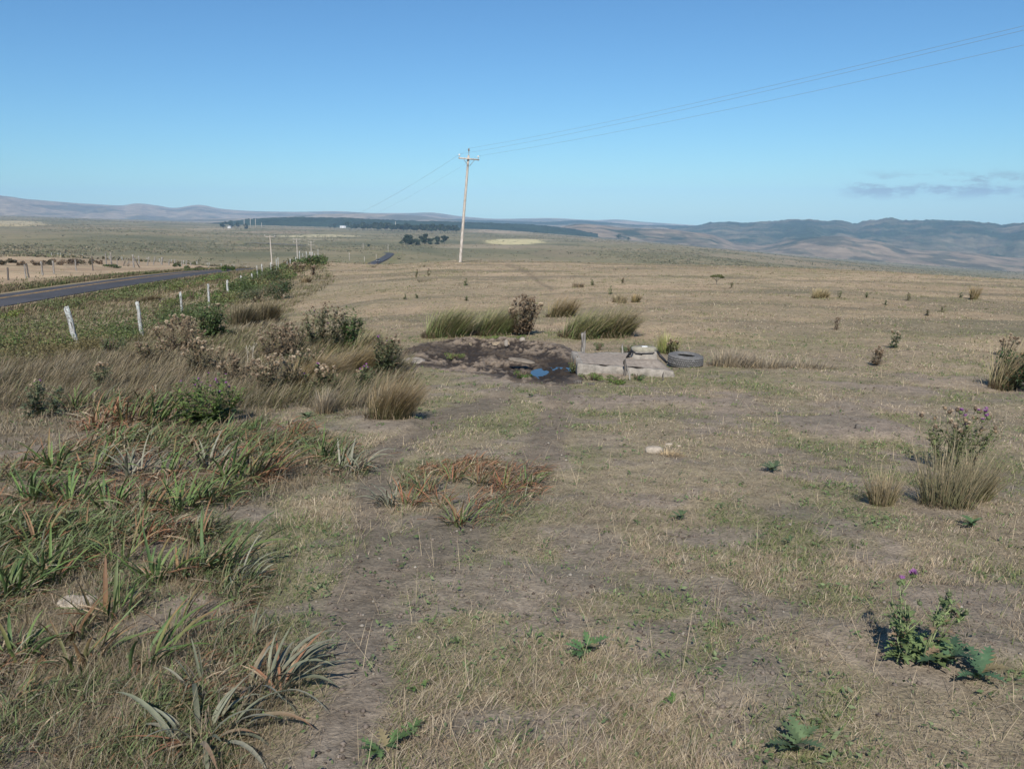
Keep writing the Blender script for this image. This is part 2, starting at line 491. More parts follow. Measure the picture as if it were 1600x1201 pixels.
def soil_mask(x, y, z=None):
    z = ground(x, y) if z is None else z
    px, py = project(x, y, z)
    r = np.hypot(x, y)
    s = smooth(0.60, 0.72, fbm(x / 0.55, y / 0.55, 41, 4)) * 0.8
    s = np.maximum(s, smooth(0.57, 0.70, fbm(x / 1.9, y / 1.9, 43, 4)) * 0.9)
    wob = 26 * (fbm(x / 0.4, y / 0.4, 47, 3) - 0.5)
    width = np.interp(py, [600, 700, 850, 1000, 1200], [22, 34, 46, 66, 72])
    tr = 1 - smooth(0.45, 1.15, (poly_dist(px, py, TRAIL) + wob) / width)
    s = np.maximum(s, tr * np.interp(py, [600, 760, 900, 960, 1200], [0.80, 0.90, 0.95, 1.0, 1.0]))
    s = np.maximum(s, 0.88 * (1 - smooth(0.4, 1.2, (poly_dist(px, py, TRAIL2) + wob) / np.interp(py, [620, 900], [16, 40]))))
    for (cx, cy, rx, ry, a) in ((385, 803, 55, 16, .95), (505, 885, 60, 16, .6), (1110, 838, 95, 20, .8), (800, 985, 60, 16, .7), (1045, 1030, 60, 16, .7), (1240, 800, 60, 14, .6), (1560, 925, 80, 18, .8),
                                (680, 815, 70, 16, .9), (1130, 640, 120, 12, .6), (1370, 630, 100, 10, .6), (760, 705, 40, 10, .7), (940, 690, 50, 14, .5), (1480, 800, 60, 12, .6), (590, 760, 50, 14, .6)):
        s = np.maximum(s, a * (1 - smooth(0.5, 1.2, np.hypot((px - cx) / rx, (py - cy) / ry) + wob / 60)))
    return np.clip(s * (1 - smooth(14, 26, r)) + smooth(14, 26, r) * 0.55 * smooth(0.58, 0.72, fbm(x / 3.5, y / 2.0, 53, 4)), 0, 1)

def green_mask(x, y, z=None):
    z = ground(x, y) if z is None else z
    px, py = project(x, y, z)
    r = np.hypot(x, y)
    g = smooth(0.50, 0.70, fbm(x / 0.8 + 5, y / 0.8, 61, 4)) * 0.85
    g = g * (1 - smooth(9, 22, r) * 0.5)
    g = np.maximum(g, smooth(0.56, 0.74, fbm(x / 5 + 3, y / 3.5, 63, 4)) * 0.7)
    near_mud = poly_dist(px, py, [(660, 585), (760, 598), (880, 606), (980, 605), (1060, 590), (1120, 585), (1200, 600)])
    g = np.maximum(g, (1 - smooth(6, 26, near_mud)) * 0.85)
    near2 = poly_dist(px, py, [(640, 530), (720, 522), (840, 524), (940, 528), (1040, 540)])
    g = np.maximum(g, (1 - smooth(3, 12, near2)) * 0.8)
    return np.clip(g, 0, 1)

def rough_mask(x, y, z=None):
    z = ground(x, y) if z is None else z
    px, py = project(x, y, z)
    return in_poly(px, py, ROUGH) & (x < 1.5)

STRAW, SOIL, GREEN = (0.30, 0.235, 0.150), (0.240, 0.196, 0.162), (0.125, 0.135, 0.062)
def ground_colour(x, y, z):
    r = np.hypot(x, y)
    n1 = fbm(x / 6, y / 6, 71, 4); n2 = fbm(x / 28, y / 14, 73, 4)
    soil, green = soil_mask(x, y, z), green_mask(x, y, z)
    near = mixc((0.235, 0.190, 0.138), (0.275, 0.225, 0.155), smooth(0.35, 0.65, n1))
    near = mixc(near, GREEN, green * 0.45)
    near = mixc(near, (0.175, 0.143, 0.103), rough_mask(x, y, z) * 0.75)
    near = mixc(near, SOIL, soil * 0.95)
    sx, sy = project(x, y, z)
    rut = np.maximum(1 - smooth(.5, 1.3, poly_dist(sx, sy, TRAIL) / np.interp(sy, [600, 700, 850, 1000, 1200], [22, 34, 44, 50, 50])), 1 - smooth(.5, 1.3, poly_dist(sx, sy, TRAIL2) / np.interp(sy, [620, 900], [16, 38])))
    near = mixc(near, (0.170, 0.138, 0.106), rut * .75 * (r < 30) * np.interp(sy, [940, 1010], [1, .25]))
    mid = mixc((0.305, 0.235, 0.160), (0.365, 0.283, 0.196), smooth(0.35, 0.65, n2))
    mid = mixc(mid, (0.175, 0.150, 0.105), smooth(0.50, 0.66, fbm(x / 11, y / 3.0, 75, 5)) * 0.75)
    mid = mixc(mid, (0.16, 0.155, 0.085), green * 0.35)
    qx, qy = project(x, y, z)
    path = (1 - smooth(.4, 1.2, poly_dist(qx, qy, [(792, 414), (812, 419), (830, 430), (842, 441), (862, 452)]) / 3.5)) * ((r > 25) & (r < 130))
    mid = mixc(mid, (0.15, 0.115, 0.085), path * .45)
    c = mixc(near, mid, smooth(14, 30, r))
    # the far plain: grey-olive scrub with browner and paler fields
    n3 = fbm(x / 210, y / 260, 81, 5); n4 = fbm(x / 60, y / 120, 83, 5); n5 = fbm(x / 700, y / 420, 85, 4)
    far = mixc((0.158, 0.145, 0.080), (0.215, 0.185, 0.108), smooth(0.35, 0.65, n4))
    far = mixc(far, (0.270, 0.212, 0.140), smooth(0.50, 0.68, n3) * 0.75)
    far = mixc(far, (0.105, 0.108, 0.060), smooth(0.58, 0.74, fbm(x / 90, y / 200, 87, 5)) * 0.7)
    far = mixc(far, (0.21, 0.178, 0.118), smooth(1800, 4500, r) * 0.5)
    px, py = project(x, y, z)
    for (cx, cy, rx, ry, col, a) in ((805, 377.5, 50, 4.5, (0.52, 0.45, 0.25), 0.95), (495, 368.8, 62, 2.6, (0.46, 0.40, 0.25), 0.9), (20, 350, 60, 4.5, (0.46, 0.37, 0.22), 0.8), (330, 358, 45, 2.5, (0.33, 0.26, 0.17), 0.7), (430, 363, 60, 3, (0.30, 0.23, 0.155), 0.7),
                                     (90, 334.5, 90, 2.5, (0.48, 0.39, 0.23), 0.7), (790, 361, 70, 3.5, (0.36, 0.28, 0.20), 0.8), (880, 395, 60, 7, (0.24, 0.185, 0.12), 0.5), (740, 386, 70, 2.5, (0.30, 0.25, 0.17), 0.6), (480, 374, 60, 2, (0.35, 0.30, 0.2), 0.5),
                                     (1400, 388, 220, 5, (0.30, 0.22, 0.145), 0.7), (1550, 393, 60, 4, (0.09, 0.09, 0.055), 0.5)):
        e = np.hypot((px - cx) / rx, (py - cy) / ry) + 0.7 * (fbm(x / 90, y / 90, int(cx), 4) - 0.5)
        far = mixc(far, col, a * (1 - smooth(0.75, 1.05, e)) * (r > 320))
    c = mixc(c, far, smooth(115, 190, r))
    # the grazed field on the other side of the road
    rd, _ = road_dist(x, y) if x.size < 60000 else (np.where((x < 30) & (r < 500), 0, 1e9), None)
    if x.size >= 60000:
        m = (x < 30) & (r < 1300)
        rd = np.full(x.shape, 1e9)
        rd[m] = road_dist(x[m], y[m])[0]
    left = (x < np.interp(y, RPT[:, 1], RPT[:, 0])) & (y > -60)
    fedge = 262 + 14 * (fbm(x / 20, y / 20, 91, 3) - 0.5) + (x + 120) * 0.10
    lf = left * (1 - smooth(-4, 4, r - fedge))
    field = mixc((0.335, 0.245, 0.165), (0.40, 0.305, 0.205), smooth(0.4, 0.62, fbm(x / 14, y / 10, 93, 4)))
    field = mixc(field, (0.22, 0.165, 0.11), smooth(0.55, 0.7, fbm(x / 7, y / 4, 95, 4)) * 0.6)
    c = mixc(c, field, lf * smooth(9, 14, rd))
    hedge = left * np.exp(-((r - fedge) / 7.0) ** 2)
    c = mixc(c, (0.075, 0.075, 0.035), hedge * 0.75 * smooth(0.35, 0.6, fbm(x / 12, y / 12, 97, 3)))
    verge = (1 - smooth(7, 13, rd)) * smooth(3.0, 4.5, rd)
    c = mixc(c, mixc((0.15, 0.155, 0.06), (0.20, 0.155, 0.09), smooth(0.4, 0.6, fbm(x / 3, y / 3, 99, 3))), verge * 0.85)
    return c

def polar_mesh(r, az, zf, cf):
    A, R = np.meshgrid(az, r)
    x, y = (R * np.sin(A)).ravel(), (R * np.cos(A)).ravel()
    z = zf(x, y)
    c = cf(x, y, z)
    nr, na = len(r), len(az)
    i = np.arange(nr - 1)[:, None] * na; k = np.arange(na - 1)[None]
    q = np.stack([i + k, i + k + 1, i + na + k + 1, i + na + k], -1).reshape(-1, 4)[:, ::-1]
    return np.stack([x, y, z], 1), q, c

def make_ground():
    fine = RAD(0.15)
    az = np.concatenate([np.arange(-math.pi, RAD(-44), RAD(2.2)), np.arange(RAD(-44), RAD(44), fine), np.arange(RAD(44), math.pi, RAD(2.2)), [math.pi]])
    r = np.concatenate([[0.02, 0.25, 0.5, 0.8, 1.1, 1.4], np.exp(np.arange(math.log(1.6), math.log(9500), 0.0125))])
    v, q, c = polar_mesh(r, az, ground, ground_colour)
    m, nd, ln, pr = new_mat("dry_pasture")
    at_ = N(nd, "ShaderNodeAttribute", attribute_name="Col")
    geo = N(nd, "ShaderNodeNewGeometry")
    pos = geo.outputs["Position"]
    n_f = noise_node(nd, ln, pos, 42.0, 5, 0.65)      # crumbs of earth
    n_m = noise_node(nd, ln, pos, 6.5, 5, 0.6)
    n_b = noise_node(nd, ln, pos, 0.9, 5, 0.6)
    n_w = noise_node(nd, ln, pos, 0.06, 6, 0.65)
    c1 = mixrgb(nd, ln, 1.0, at_.outputs["Color"], ramp_node(nd, ln, n_f.outputs["Fac"], [(0.28, 0.62), (0.72, 1.42)]).outputs[0], 'MULTIPLY')
    c1 = mixrgb(nd, ln, 1.0, c1, ramp_node(nd, ln, n_m.outputs["Fac"], [(0.3, 0.74), (0.7, 1.28)]).outputs[0], 'MULTIPLY')
    c1 = mixrgb(nd, ln, 1.0, c1, ramp_node(nd, ln, n_b.outputs["Fac"], [(0.3, (0.80, 0.82, 0.80)), (0.7, (1.20, 1.17, 1.12))]).outputs[0], 'MULTIPLY')
    c1 = mixrgb(nd, ln, 1.0, c1, ramp_node(nd, ln, n_w.outputs["Fac"], [(0.3, (0.80, 0.86, 0.84)), (0.7, (1.2, 1.14, 1.12))]).outputs[0], 'MULTIPLY')
    # pale straw litter lying on the earth
    mp = N(nd, "ShaderNodeMapping"); ln.new(pos, mp.inputs[0]); mp.inputs["Scale"].default_value = (26, 95, 30); mp.inputs["Rotation"].default_value = (0, 0, 0.7)
    mp2 = N(nd, "ShaderNodeMapping"); ln.new(pos, mp2.inputs[0]); mp2.inputs["Scale"].default_value = (90, 24, 30); mp2.inputs["Rotation"].default_value = (0, 0, -0.35)
    s1 = ramp_node(nd, ln, noise_node(nd, ln, mp.outputs[0], 1.0, 3).outputs["Fac"], [(0.60, 0.0), (0.70, 1.0)])
    s2 = ramp_node(nd, ln, noise_node(nd, ln, mp2.outputs[0], 1.0, 3).outputs["Fac"], [(0.61, 0.0), (0.71, 1.0)])
    sm = nd.new("ShaderNodeMath"); sm.operation = 'MAXIMUM'; ln.new(s1.outputs[0], sm.inputs[0]); ln.new(s2.outputs[0], sm.inputs[1])
    sk = nd.new("ShaderNodeMath"); sk.operation = 'MULTIPLY'; ln.new(sm.outputs[0], sk.inputs[0]); ln.new(at_.outputs["Alpha"], sk.inputs[1])
    sk2 = nd.new("ShaderNodeMath"); sk2.operation = 'MULTIPLY'; ln.new(sk.outputs[0], sk2.inputs[0]); sk2.inputs[1].default_value = 0.6
    c1 = mixrgb(nd, ln, sk2.outputs[0], c1, (0.40, 0.335, 0.215))
    ln.new(c1, pr.inputs["Base Color"])
    pr.inputs["Roughness"].default_value = 0.95; pr.inputs["Specular IOR Level"].default_value = 0.1
    bp = nd.new("ShaderNodeBump"); bp.inputs["Strength"].default_value = 0.7; bp.inputs["Distance"].default_value = 0.02
    hs = nd.new("ShaderNodeMath"); hs.operation = 'MULTIPLY_ADD'; ln.new(n_m.outputs["Fac"], hs.inputs[0]); hs.inputs[1].default_value = 2.0; ln.new(n_f.outputs["Fac"], hs.inputs[2])
    ln.new(hs.outputs[0], bp.inputs["Height"]); ln.new(bp.outputs[0], pr.inputs["Normal"])
    mp_ = np.array(MUD_POLY, float); mc_ = mp_.mean(0); inner = (mp_ - mc_) * np.array((.90, .80)) + mc_
    qx, qy = project(v[:, 0], v[:, 1], v[:, 2]); low = in_poly(qx, qy, inner) & (np.hypot(v[:, 0], v[:, 1]) < 30) & (v[:, 1] > 5)
    v[low, 2] -= 0.22
    bare = soil_mask(v[:, 0], v[:, 1], v[:, 2])[:, None]
    g = Geo(); g.add(v, [q], np.concatenate([c, 1 - bare * .9], 1))
    tag(g.build("ground", m, smooth_shade=True), "dry grazed pasture falling away to a wide olive plain", "ground", kind='structure')
make_ground()

# ------------------------------------------------------------------ road
def ribbon(off0, off1, lift, i0, i1):
    p = RPT[i0:i1]; t = np.gradient(p[:, :2], axis=0); t /= np.linalg.norm(t, axis=1)[:, None]
    nrm = np.stack([t[:, 1], -t[:, 0]], 1)
    far = np.clip((p[:, 1] - 150) / 300, 0, 1)
    z = EYE - p[:, 2] + lift + far * 0.35
    a = np.column_stack([p[:, :2] + nrm * off0, z]); b = np.column_stack([p[:, :2] + nrm * off1, z])
    n = len(p); v = np.empty((2 * n, 3)); v[0::2] = a; v[1::2] = b
    k = np.arange(n - 1) * 2
    return v, np.stack([k, k + 1, k + 3, k + 2], 1)
def make_road():
    m, nd, ln, pr = new_mat("asphalt")
    pos = N(nd, "ShaderNodeNewGeometry").outputs["Position"]
    nz = noise_node(nd, ln, pos, 30, 4); nb = noise_node(nd, ln, pos, 0.35, 5)
    c = ramp_node(nd, ln, nz.outputs["Fac"], [(0.3, (0.050, 0.049, 0.053)), (0.7, (0.078, 0.076, 0.080))]).outputs[0]
    c = mixrgb(nd, ln, 1.0, c, ramp_node(nd, ln, nb.outputs["Fac"], [(0.3, 0.8), (0.7, 1.25)]).outputs[0], 'MULTIPLY')
    ln.new(c, pr.inputs["Base Color"]); pr.inputs["Roughness"].default_value = 0.9; pr.inputs["Specular IOR Level"].default_value = 0.2
    k1 = int(np.argmax(RPT[:, 1] > 668)); k2 = int(np.argmax(RPT[:, 1] > 850))
    g = Geo(); v, q = ribbon(-ROAD_HW + 0.5, ROAD_HW - 0.3, 0.05, 0, k1); g.add(v, [q], (0.06, 0.06, 0.06))
    road = tag(g.build("road", m), "dark two-lane asphalt road with yellow centre lines", "road", kind='structure')
    g = Geo(); v, q = ribbon(-ROAD_HW + 0.3, ROAD_HW + 0.4, 0.9, k2, len(RPT) - 6); g.add(v, [q], (0.06, 0.06, 0.06))
    tag(g.build("road", m), "short far stretch of the road rising again on the plain", "road", kind='structure')
    y, nd, ln, pr = new_mat("yellow_road_paint")
    pos = N(nd, "ShaderNodeNewGeometry").outputs["Position"]
    nz = noise_node(nd, ln, pos, 2.2, 6, 0.7)
    ln.new(ramp_node(nd, ln, nz.outputs["Fac"], [(0.38, (0.16, 0.12, 0.06)), (0.6, (0.50, 0.28, 0.06))]).outputs[0], pr.inputs["Base Color"])
    pr.inputs["Roughness"].default_value = 0.8
    for o in (-1.02, -0.70):
        g = Geo(); v, q = ribbon(o - 0.09, o + 0.09, 0.056, 0, 64); g.add(v, [q], (0.6, 0.4, 0.1))
        g.build("centre_line", y, road)
make_road()

# ------------------------------------------------------------------ hills
hill_mat, nd, ln, pr = new_mat("hillside")
at_ = N(nd, "ShaderNodeAttribute", attribute_name="Col")
pos = N(nd, "ShaderNodeNewGeometry").outputs["Position"]
nz = noise_node(nd, ln, pos, 0.012, 6, 0.65)
ln.new(mixrgb(nd, ln, 1.0, at_.outputs["Color"], ramp_node(nd, ln, nz.outputs["Fac"], [(0.3, 0.6), (0.7, 1.4)]).outputs[0], 'MULTIPLY'), pr.inputs["Base Color"])
pr.inputs["Roughness"].default_value = 1.0; pr.inputs["Specular IOR Level"].default_value = 0.0

def px2az(px): return np.arctan((np.asarray(px, float) - CX) / FPX / CP * 1.0)
def make_hill(name, label, tops, dist, depth, seed, forest, gully=0.5, canopy=0.0, front=None, crest_noise=0.02, tan=(0.27, 0.21, 0.138), green=(0.038, 0.054, 0.030), step=0.05):
    """a ridge whose skyline passes the given (pixel column, pixel row) points at a real distance"""
    pxs = [t[0] for t in tops]
    az_k = []; el = []
    for px, py in tops:
        d = pix_dir(px, py); az_k.append(math.atan2(d[0], d[1])); el.append(d[2] / math.hypot(d[0], d[1]))
    az = np.arange(az_k[0], az_k[-1], RAD(step))
    zt = pchip_table(np.array(az_k), np.array(el), az)[:, 0] * dist + EYE
    ns = 70
    s = np.linspace(0, 1.35, ns)                       # 0 foot, 1 crest
    A, S = np.meshgrid(az, s)
    R = dist - depth + depth * S
    R = R + 0.10 * depth * (fbm(A * 60, S * 1.2, seed + 3, 3) - 0.5)
    x, y = R * np.sin(A), R * np.cos(A)
    foot = EYE - base_drop((dist - depth) * np.sin(az), (dist - depth) * np.cos(az)) - 12
    H = np.maximum(zt - foot, 4.0)
    prof = np.where(S <= 1, np.sin(np.clip(S, 0, 1) * math.pi / 2) ** 1.25, np.cos((S - 1) / 0.35 * 1.2))
    u = A * dist / 520
    g1 = np.abs(2 * fbm(u + 0.6 * fbm(S * 3, u, seed, 2), S * 1.1, seed + 1, 4) - 1)
    g2 = np.abs(2 * fbm(u * 3.1, S * 2.6 + 4, seed + 2, 3) - 1)
    env = np.clip(4 * S * (1.02 - S), 0, 1)
    hh = prof * (1 + crest_noise * (fbm(A * dist / 70, S * 3, seed + 5, 5, .6) - 0.5)) - env * gully * (0.38 * (0.5 - g1) + 0.14 * (0.5 - g2))
    z = foot[None] + H[None] * hh
    fm = forest(A, S, x, y, g1)
    if canopy:
        z = z + canopy * fm * (fbm(x / 16, y / 16, seed + 7, 3) - 0.35)
    shade = 0.75 + 0.5 * fbm(x / 60, y / 60, seed + 9, 4)
    c = mixc(np.array(tan) * np.ones((*A.shape, 3)), np.array(green), fm) * shade[..., None]
    na = len(az)
    i = np.arange(ns - 1)[:, None] * na; k = np.arange(na - 1)[None]
    q = np.stack([i + k, i + na + k, i + na + k + 1, i + k + 1], -1).reshape(-1, 4)[:, ::-1]
    g = Geo(); g.add(np.stack([x, y, z], -1).reshape(-1, 3), [q], c.reshape(-1, 3))
    return tag(g.build(name, hill_mat, smooth_shade=True), label, "hills", kind='structure')

make_hill("hills", "pale hazy hills along the horizon behind the plain",
          [(-300, 300), (-100, 302), (0, 306), (40, 311), (100, 316), (150, 319), (190, 321), (215, 318), (245, 321), (270, 325), (310, 320), (345, 326), (400, 330), (470, 331), (520, 330), (590, 333), (640, 333), (670, 332), (720, 338), (780, 342), (860, 341), (930, 344), (960, 343), (1010, 347), (1120, 354), (1260, 362)],
          9000, 2600, 101, lambda A, S, x, y, g: 0.55 * smooth(0.45, 0.62, fbm(x / 300, y / 300, 102, 4)), 0.6)
make_hill("hills", "pale tan middle hills above the dark forest band",
          [(250, 345), (330, 342), (420, 340), (500, 335), (560, 333.5), (610, 335), (650, 337), (690, 341), (735, 344), (790, 346), (850, 347), (905, 345), (950, 348), (1000, 352), (1060, 353), (1110, 354), (1180, 362), (1260, 372)],
          6300, 1500, 121, lambda A, S, x, y, g: np.clip(smooth(0.50, 0.62, fbm(x / 240, y / 420, 122, 4)) * 0.6 + smooth(px2az(690), px2az(760), A) * smooth(0.62, 0.85, S + 0.3 * (fbm(x / 160, y / 160, 124, 3) - 0.5)), 0, 1), 0.7, 8)
make_hill("hills", "long dark forested ridge on the right skyline",
          [(1020, 362), (1060, 357), (1090, 353), (1110, 349), (1130, 347.5), (1160, 348.5), (1190, 346.5), (1230, 344), (1265, 343), (1290, 346.5), (1310, 344.5), (1335, 349), (1360, 345), (1385, 342), (1420, 344), (1450, 344.5), (1500, 346), (1540, 349), (1565, 352), (1590, 349.5), (1640, 347), (1760, 352), (1950, 360)],
          5600, 2000, 141, lambda A, S, x, y, g: np.clip(smooth(0.04, 0.22, S + 0.5 * (fbm(x / 330, y / 330, 142, 4) - 0.5)) * (0.76 + 1.1 * (fbm(x / 120, y / 120, 147, 4) - 0.5)) + 0.3 * smooth(0.45, 0.6, fbm(x / 200, y / 200, 143, 4)), 0, 1), 0.85, 12, crest_noise=0.13)
make_hill("hills", "bare tan foothills below the forested ridge",
          [(840, 362), (880, 354), (910, 350), (940, 352), (970, 356), (1005, 357), (1040, 358), (1075, 362), (1110, 367), (1140, 378), (1165, 388), (1200, 384), (1240, 374), (1275, 370), (1310, 369), (1345, 374), (1375, 378), (1410, 389), (1450, 392), (1500, 394), (1560, 402), (1640, 410), (1760, 416)],
          3900, 800, 161, lambda A, S, x, y, g: np.clip(smooth(0.42, 0.64, fbm(x / 95, y / 130, 162, 6, .6)) * 0.7 + smooth(0.12, 0.0, g) * 0.5, 0, 1), 0.9, 5, tan=(0.235, 0.178, 0.115), green=(0.040, 0.052, 0.030))

# dark plantation that reads as one band across the plain
forest_band = make_hill("forest", "dark plantation forming one long band across the far plain",
          [(300, 352), (345, 349), (385, 343.5), (430, 341.5), (480, 340.5), (530, 341), (580, 343), (630, 345.5), (690, 347), (740, 348.5), (790, 350), (840, 352.5), (870, 355.5), (900, 360), (935, 367)],
          3300, 420, 181, lambda A, S, x, y, g: np.ones(A.shape), 0.15, 9, crest_noise=0.05, green=(0.030, 0.045, 0.028))
forest_band['kind'] = 'stuff'; forest_band['category'] = "forest"

# ------------------------------------------------------------------ haze
def make_haze():
    m = bpy.data.materials.new("air"); m.use_nodes = True
    nd, ln = m.node_tree.nodes, m.node_tree.links
    nd.remove(nd["Principled BSDF"])
    pv = nd.new("ShaderNodeVolumePrincipled")
    pv.inputs["Color"].default_value = (0.42, 0.69, 1.0, 1)
    pv.inputs["Density"].default_value = 7.4e-5
    pv.inputs["Anisotropy"].default_value = -0.34
    ln.new(pv.outputs[0], nd["Material Output"].inputs["Volume"])
    g = Geo(); g.add(*box(0, 0, -300, 21000, 21000, 1100), (0.6, 0.7, 0.9))
    tag(g.build("haze", m), "thin blue haze over the far plain", "haze", kind='stuff')
make_haze()
# ================================================================== built things
def wood_material(name, base, dark, lichen=None):
    m, nd, ln, pr = new_mat(name)
    tc = N(nd, "ShaderNodeTexCoord")
    mp = N(nd, "ShaderNodeMapping"); ln.new(tc.outputs["Object"], mp.inputs[0]); mp.inputs["Scale"].default_value = (26, 26, 2.2)
    nz = noise_node(nd, ln, mp.outputs[0], 1.0, 5, 0.65)
    c = ramp_node(nd, ln, nz.outputs["Fac"], [(0.40, dark), (0.54, base), (0.75, tuple(min(1, v * 1.25) for v in base))]).outputs[0]
    if lichen:
        nl = noise_node(nd, ln, tc.outputs["Object"], 14, 5, 0.7)
        f = ramp_node(nd, ln, nl.outputs["Fac"], [(0.47, 0.0), (0.56, 0.85)]).outputs[0]
        c = mixrgb(nd, ln, f, c, lichen)
    ln.new(c, pr.inputs["Base Color"]); pr.inputs["Roughness"].default_value = 0.9; pr.inputs["Specular IOR Level"].default_value = 0.15
    bp = nd.new("ShaderNodeBump"); bp.inputs["Strength"].default_value = 0.5; bp.inputs["Distance"].default_value = 0.01
    ln.new(nz.outputs["Fac"], bp.inputs["Height"]); ln.new(bp.outputs[0], pr.inputs["Normal"])
    return m
M['lichen_wood'] = wood_material("lichened_post_wood", (0.40, 0.385, 0.36), (0.06, 0.055, 0.05), (0.50, 0.54, 0.51))
M['grey_wood'] = wood_material("weathered_grey_wood", (0.30, 0.28, 0.25), (0.09, 0.08, 0.07))
M['dark_wood'] = wood_material("dark_post_wood", (0.14, 0.125, 0.11), (0.05, 0.045, 0.04))
M['pole_wood'] = wood_material("utility_pole_wood", (0.54, 0.49, 0.43), (0.30, 0.26, 0.22))
def flat_material(name, col, rough=0.7, metal=0.0, vary=0.2, scale=8.0, bump=0.0, spec=0.3):
    m, nd, ln, pr = new_mat(name)
    tc = N(nd, "ShaderNodeTexCoord")
    nz = noise_node(nd, ln, tc.outputs["Object"], scale, 6, 0.65)
    ln.new(ramp_node(nd, ln, nz.outputs["Fac"], [(0.3, tuple(v * (1 - vary) for v in col)), (0.7, tuple(min(1, v * (1 + vary)) for v in col))]).outputs[0], pr.inputs["Base Color"])
    pr.inputs["Roughness"].default_value = rough; pr.inputs["Metallic"].default_value = metal; pr.inputs["Specular IOR Level"].default_value = spec
    if bump:
        bp = nd.new("ShaderNodeBump"); bp.inputs["Strength"].default_value = 0.8; bp.inputs["Distance"].default_value = bump
        ln.new(nz.outputs["Fac"], bp.inputs["Height"]); ln.new(bp.outputs[0], pr.inputs["Normal"])
    return m
M['porcelain'] = flat_material("white_insulator", (0.72, 0.72, 0.70), 0.3)
M['iron'] = flat_material("galvanised_iron", (0.22, 0.22, 0.22), 0.55, 0.6)
M['wire'] = flat_material("aluminium_wire", (0.26, 0.30, 0.36), 0.6, 0.0)
M['white_paint'] = flat_material("white_house_paint", (0.80, 0.80, 0.78), 0.8)
M['roof'] = flat_material("grey_roof", (0.42, 0.42, 0.42), 0.8)
M['glass'] = flat_material("dark_window", (0.05, 0.06, 0.07), 0.2)
M['rubber'] = flat_material("dusty_rubber", (0.14, 0.138, 0.134), 0.85, 0.0, 0.35, 22, 0.004, 0.25)
M['black_plastic'] = flat_material("black_plastic", (0.018, 0.018, 0.02), 0.4)
M['concrete'] = flat_material("old_concrete", (0.27, 0.245, 0.21), 0.95, 0, 0.38, 9, 0.02, 0.1)
M['lid_concrete'] = flat_material("lichened_concrete_lid", (0.29, 0.27, 0.21), 0.95, 0, 0.3, 16, 0.008, 0.1)
M['dirt_fill'] = flat_material("packed_dry_earth", (0.28, 0.24, 0.20), 1.0, 0, 0.3, 14, 0.02, 0.05)
M['stone'] = flat_material("pale_stone", (0.30, 0.265, 0.225), 0.95, 0, 0.25, 9, 0.01, 0.1)
M['slab'] = flat_material("dark_stone", (0.20, 0.17, 0.135), 0.95, 0, 0.35, 14, 0.02, 0.1)
M['bone'] = flat_material("bleached_stone", (0.37, 0.32, 0.255), 0.9, 0, 0.25, 30, 0.004, 0.1)
M['car'] = flat_material("dark_car_paint", (0.03, 0.03, 0.035), 0.3)
M['lamp'] = flat_material("pale_lamp_glass", (0.7, 0.7, 0.68), 0.2)

ORD = ["first", "second", "third", "fourth", "fifth", "sixth", "seventh", "eighth", "ninth", "tenth", "eleventh", "twelfth", "thirteenth", "fourteenth", "fifteenth", "sixteenth", "seventeenth", "eighteenth", "nineteenth", "twentieth", "twenty-first", "twenty-second", "twenty-third", "twenty-fourth", "twenty-fifth"]

def rough_post(rng, h, r, sink=0.35, sides=9, split=True, taper=0.9):
    """a split, weathered post: an uneven prism with a broken top"""
    n = 9
    zs = np.linspace(-sink, h, n)
    ang = np.arange(sides) * 2 * math.pi / sides
    prof = 1 + 0.22 * (rng.random(sides) - 0.5)
    v = np.empty((n, sides, 3))
    for i, z in enumerate(zs):
        k = (1 - (1 - taper) * max(z, 0) / h) * (1 + 0.10 * (rng.random(sides) - 0.5)) * prof
        if split and i in (3, 4) : k[rng.integers(sides)] *= 0.72
        v[i, :, 0] = r * k * np.cos(ang) + 0.012 * math.sin(i * 1.3); v[i, :, 1] = r * 0.85 * k * np.sin(ang); v[i, :, 2] = z
    v[-1, :, 2] += 0.07 * (rng.random(sides) - 0.5) + 0.035 * np.cos(ang)
    k = np.arange(sides); k2 = (k + 1) % sides
    q = np.concatenate([np.stack([i * sides + k, i * sides + k2, (i + 1) * sides + k2, (i + 1) * sides + k], -1) for i in range(n - 1)])
    vv = np.concatenate([v.reshape(-1, 3), [[0, 0, h - 0.01]]])
    t = np.stack([(n - 1) * sides + k, (n - 1) * sides + k2, np.full(sides, n * sides)], -1)
    return vv, [q, t]

def post(name, label, cat, group, p, h, r, mat, lean=(0, 0), seed=0, rz=0.0):
    rng = np.random.default_rng(seed)
    g = Geo(); v, f = rough_post(rng, h, r); g.add(v, f, (0.4, 0.4, 0.4))
    o = g.build(name, mat, loc=p)
    o.rotation_euler = (lean[1], lean[0], rz)
    return tag(o, label, cat, group)

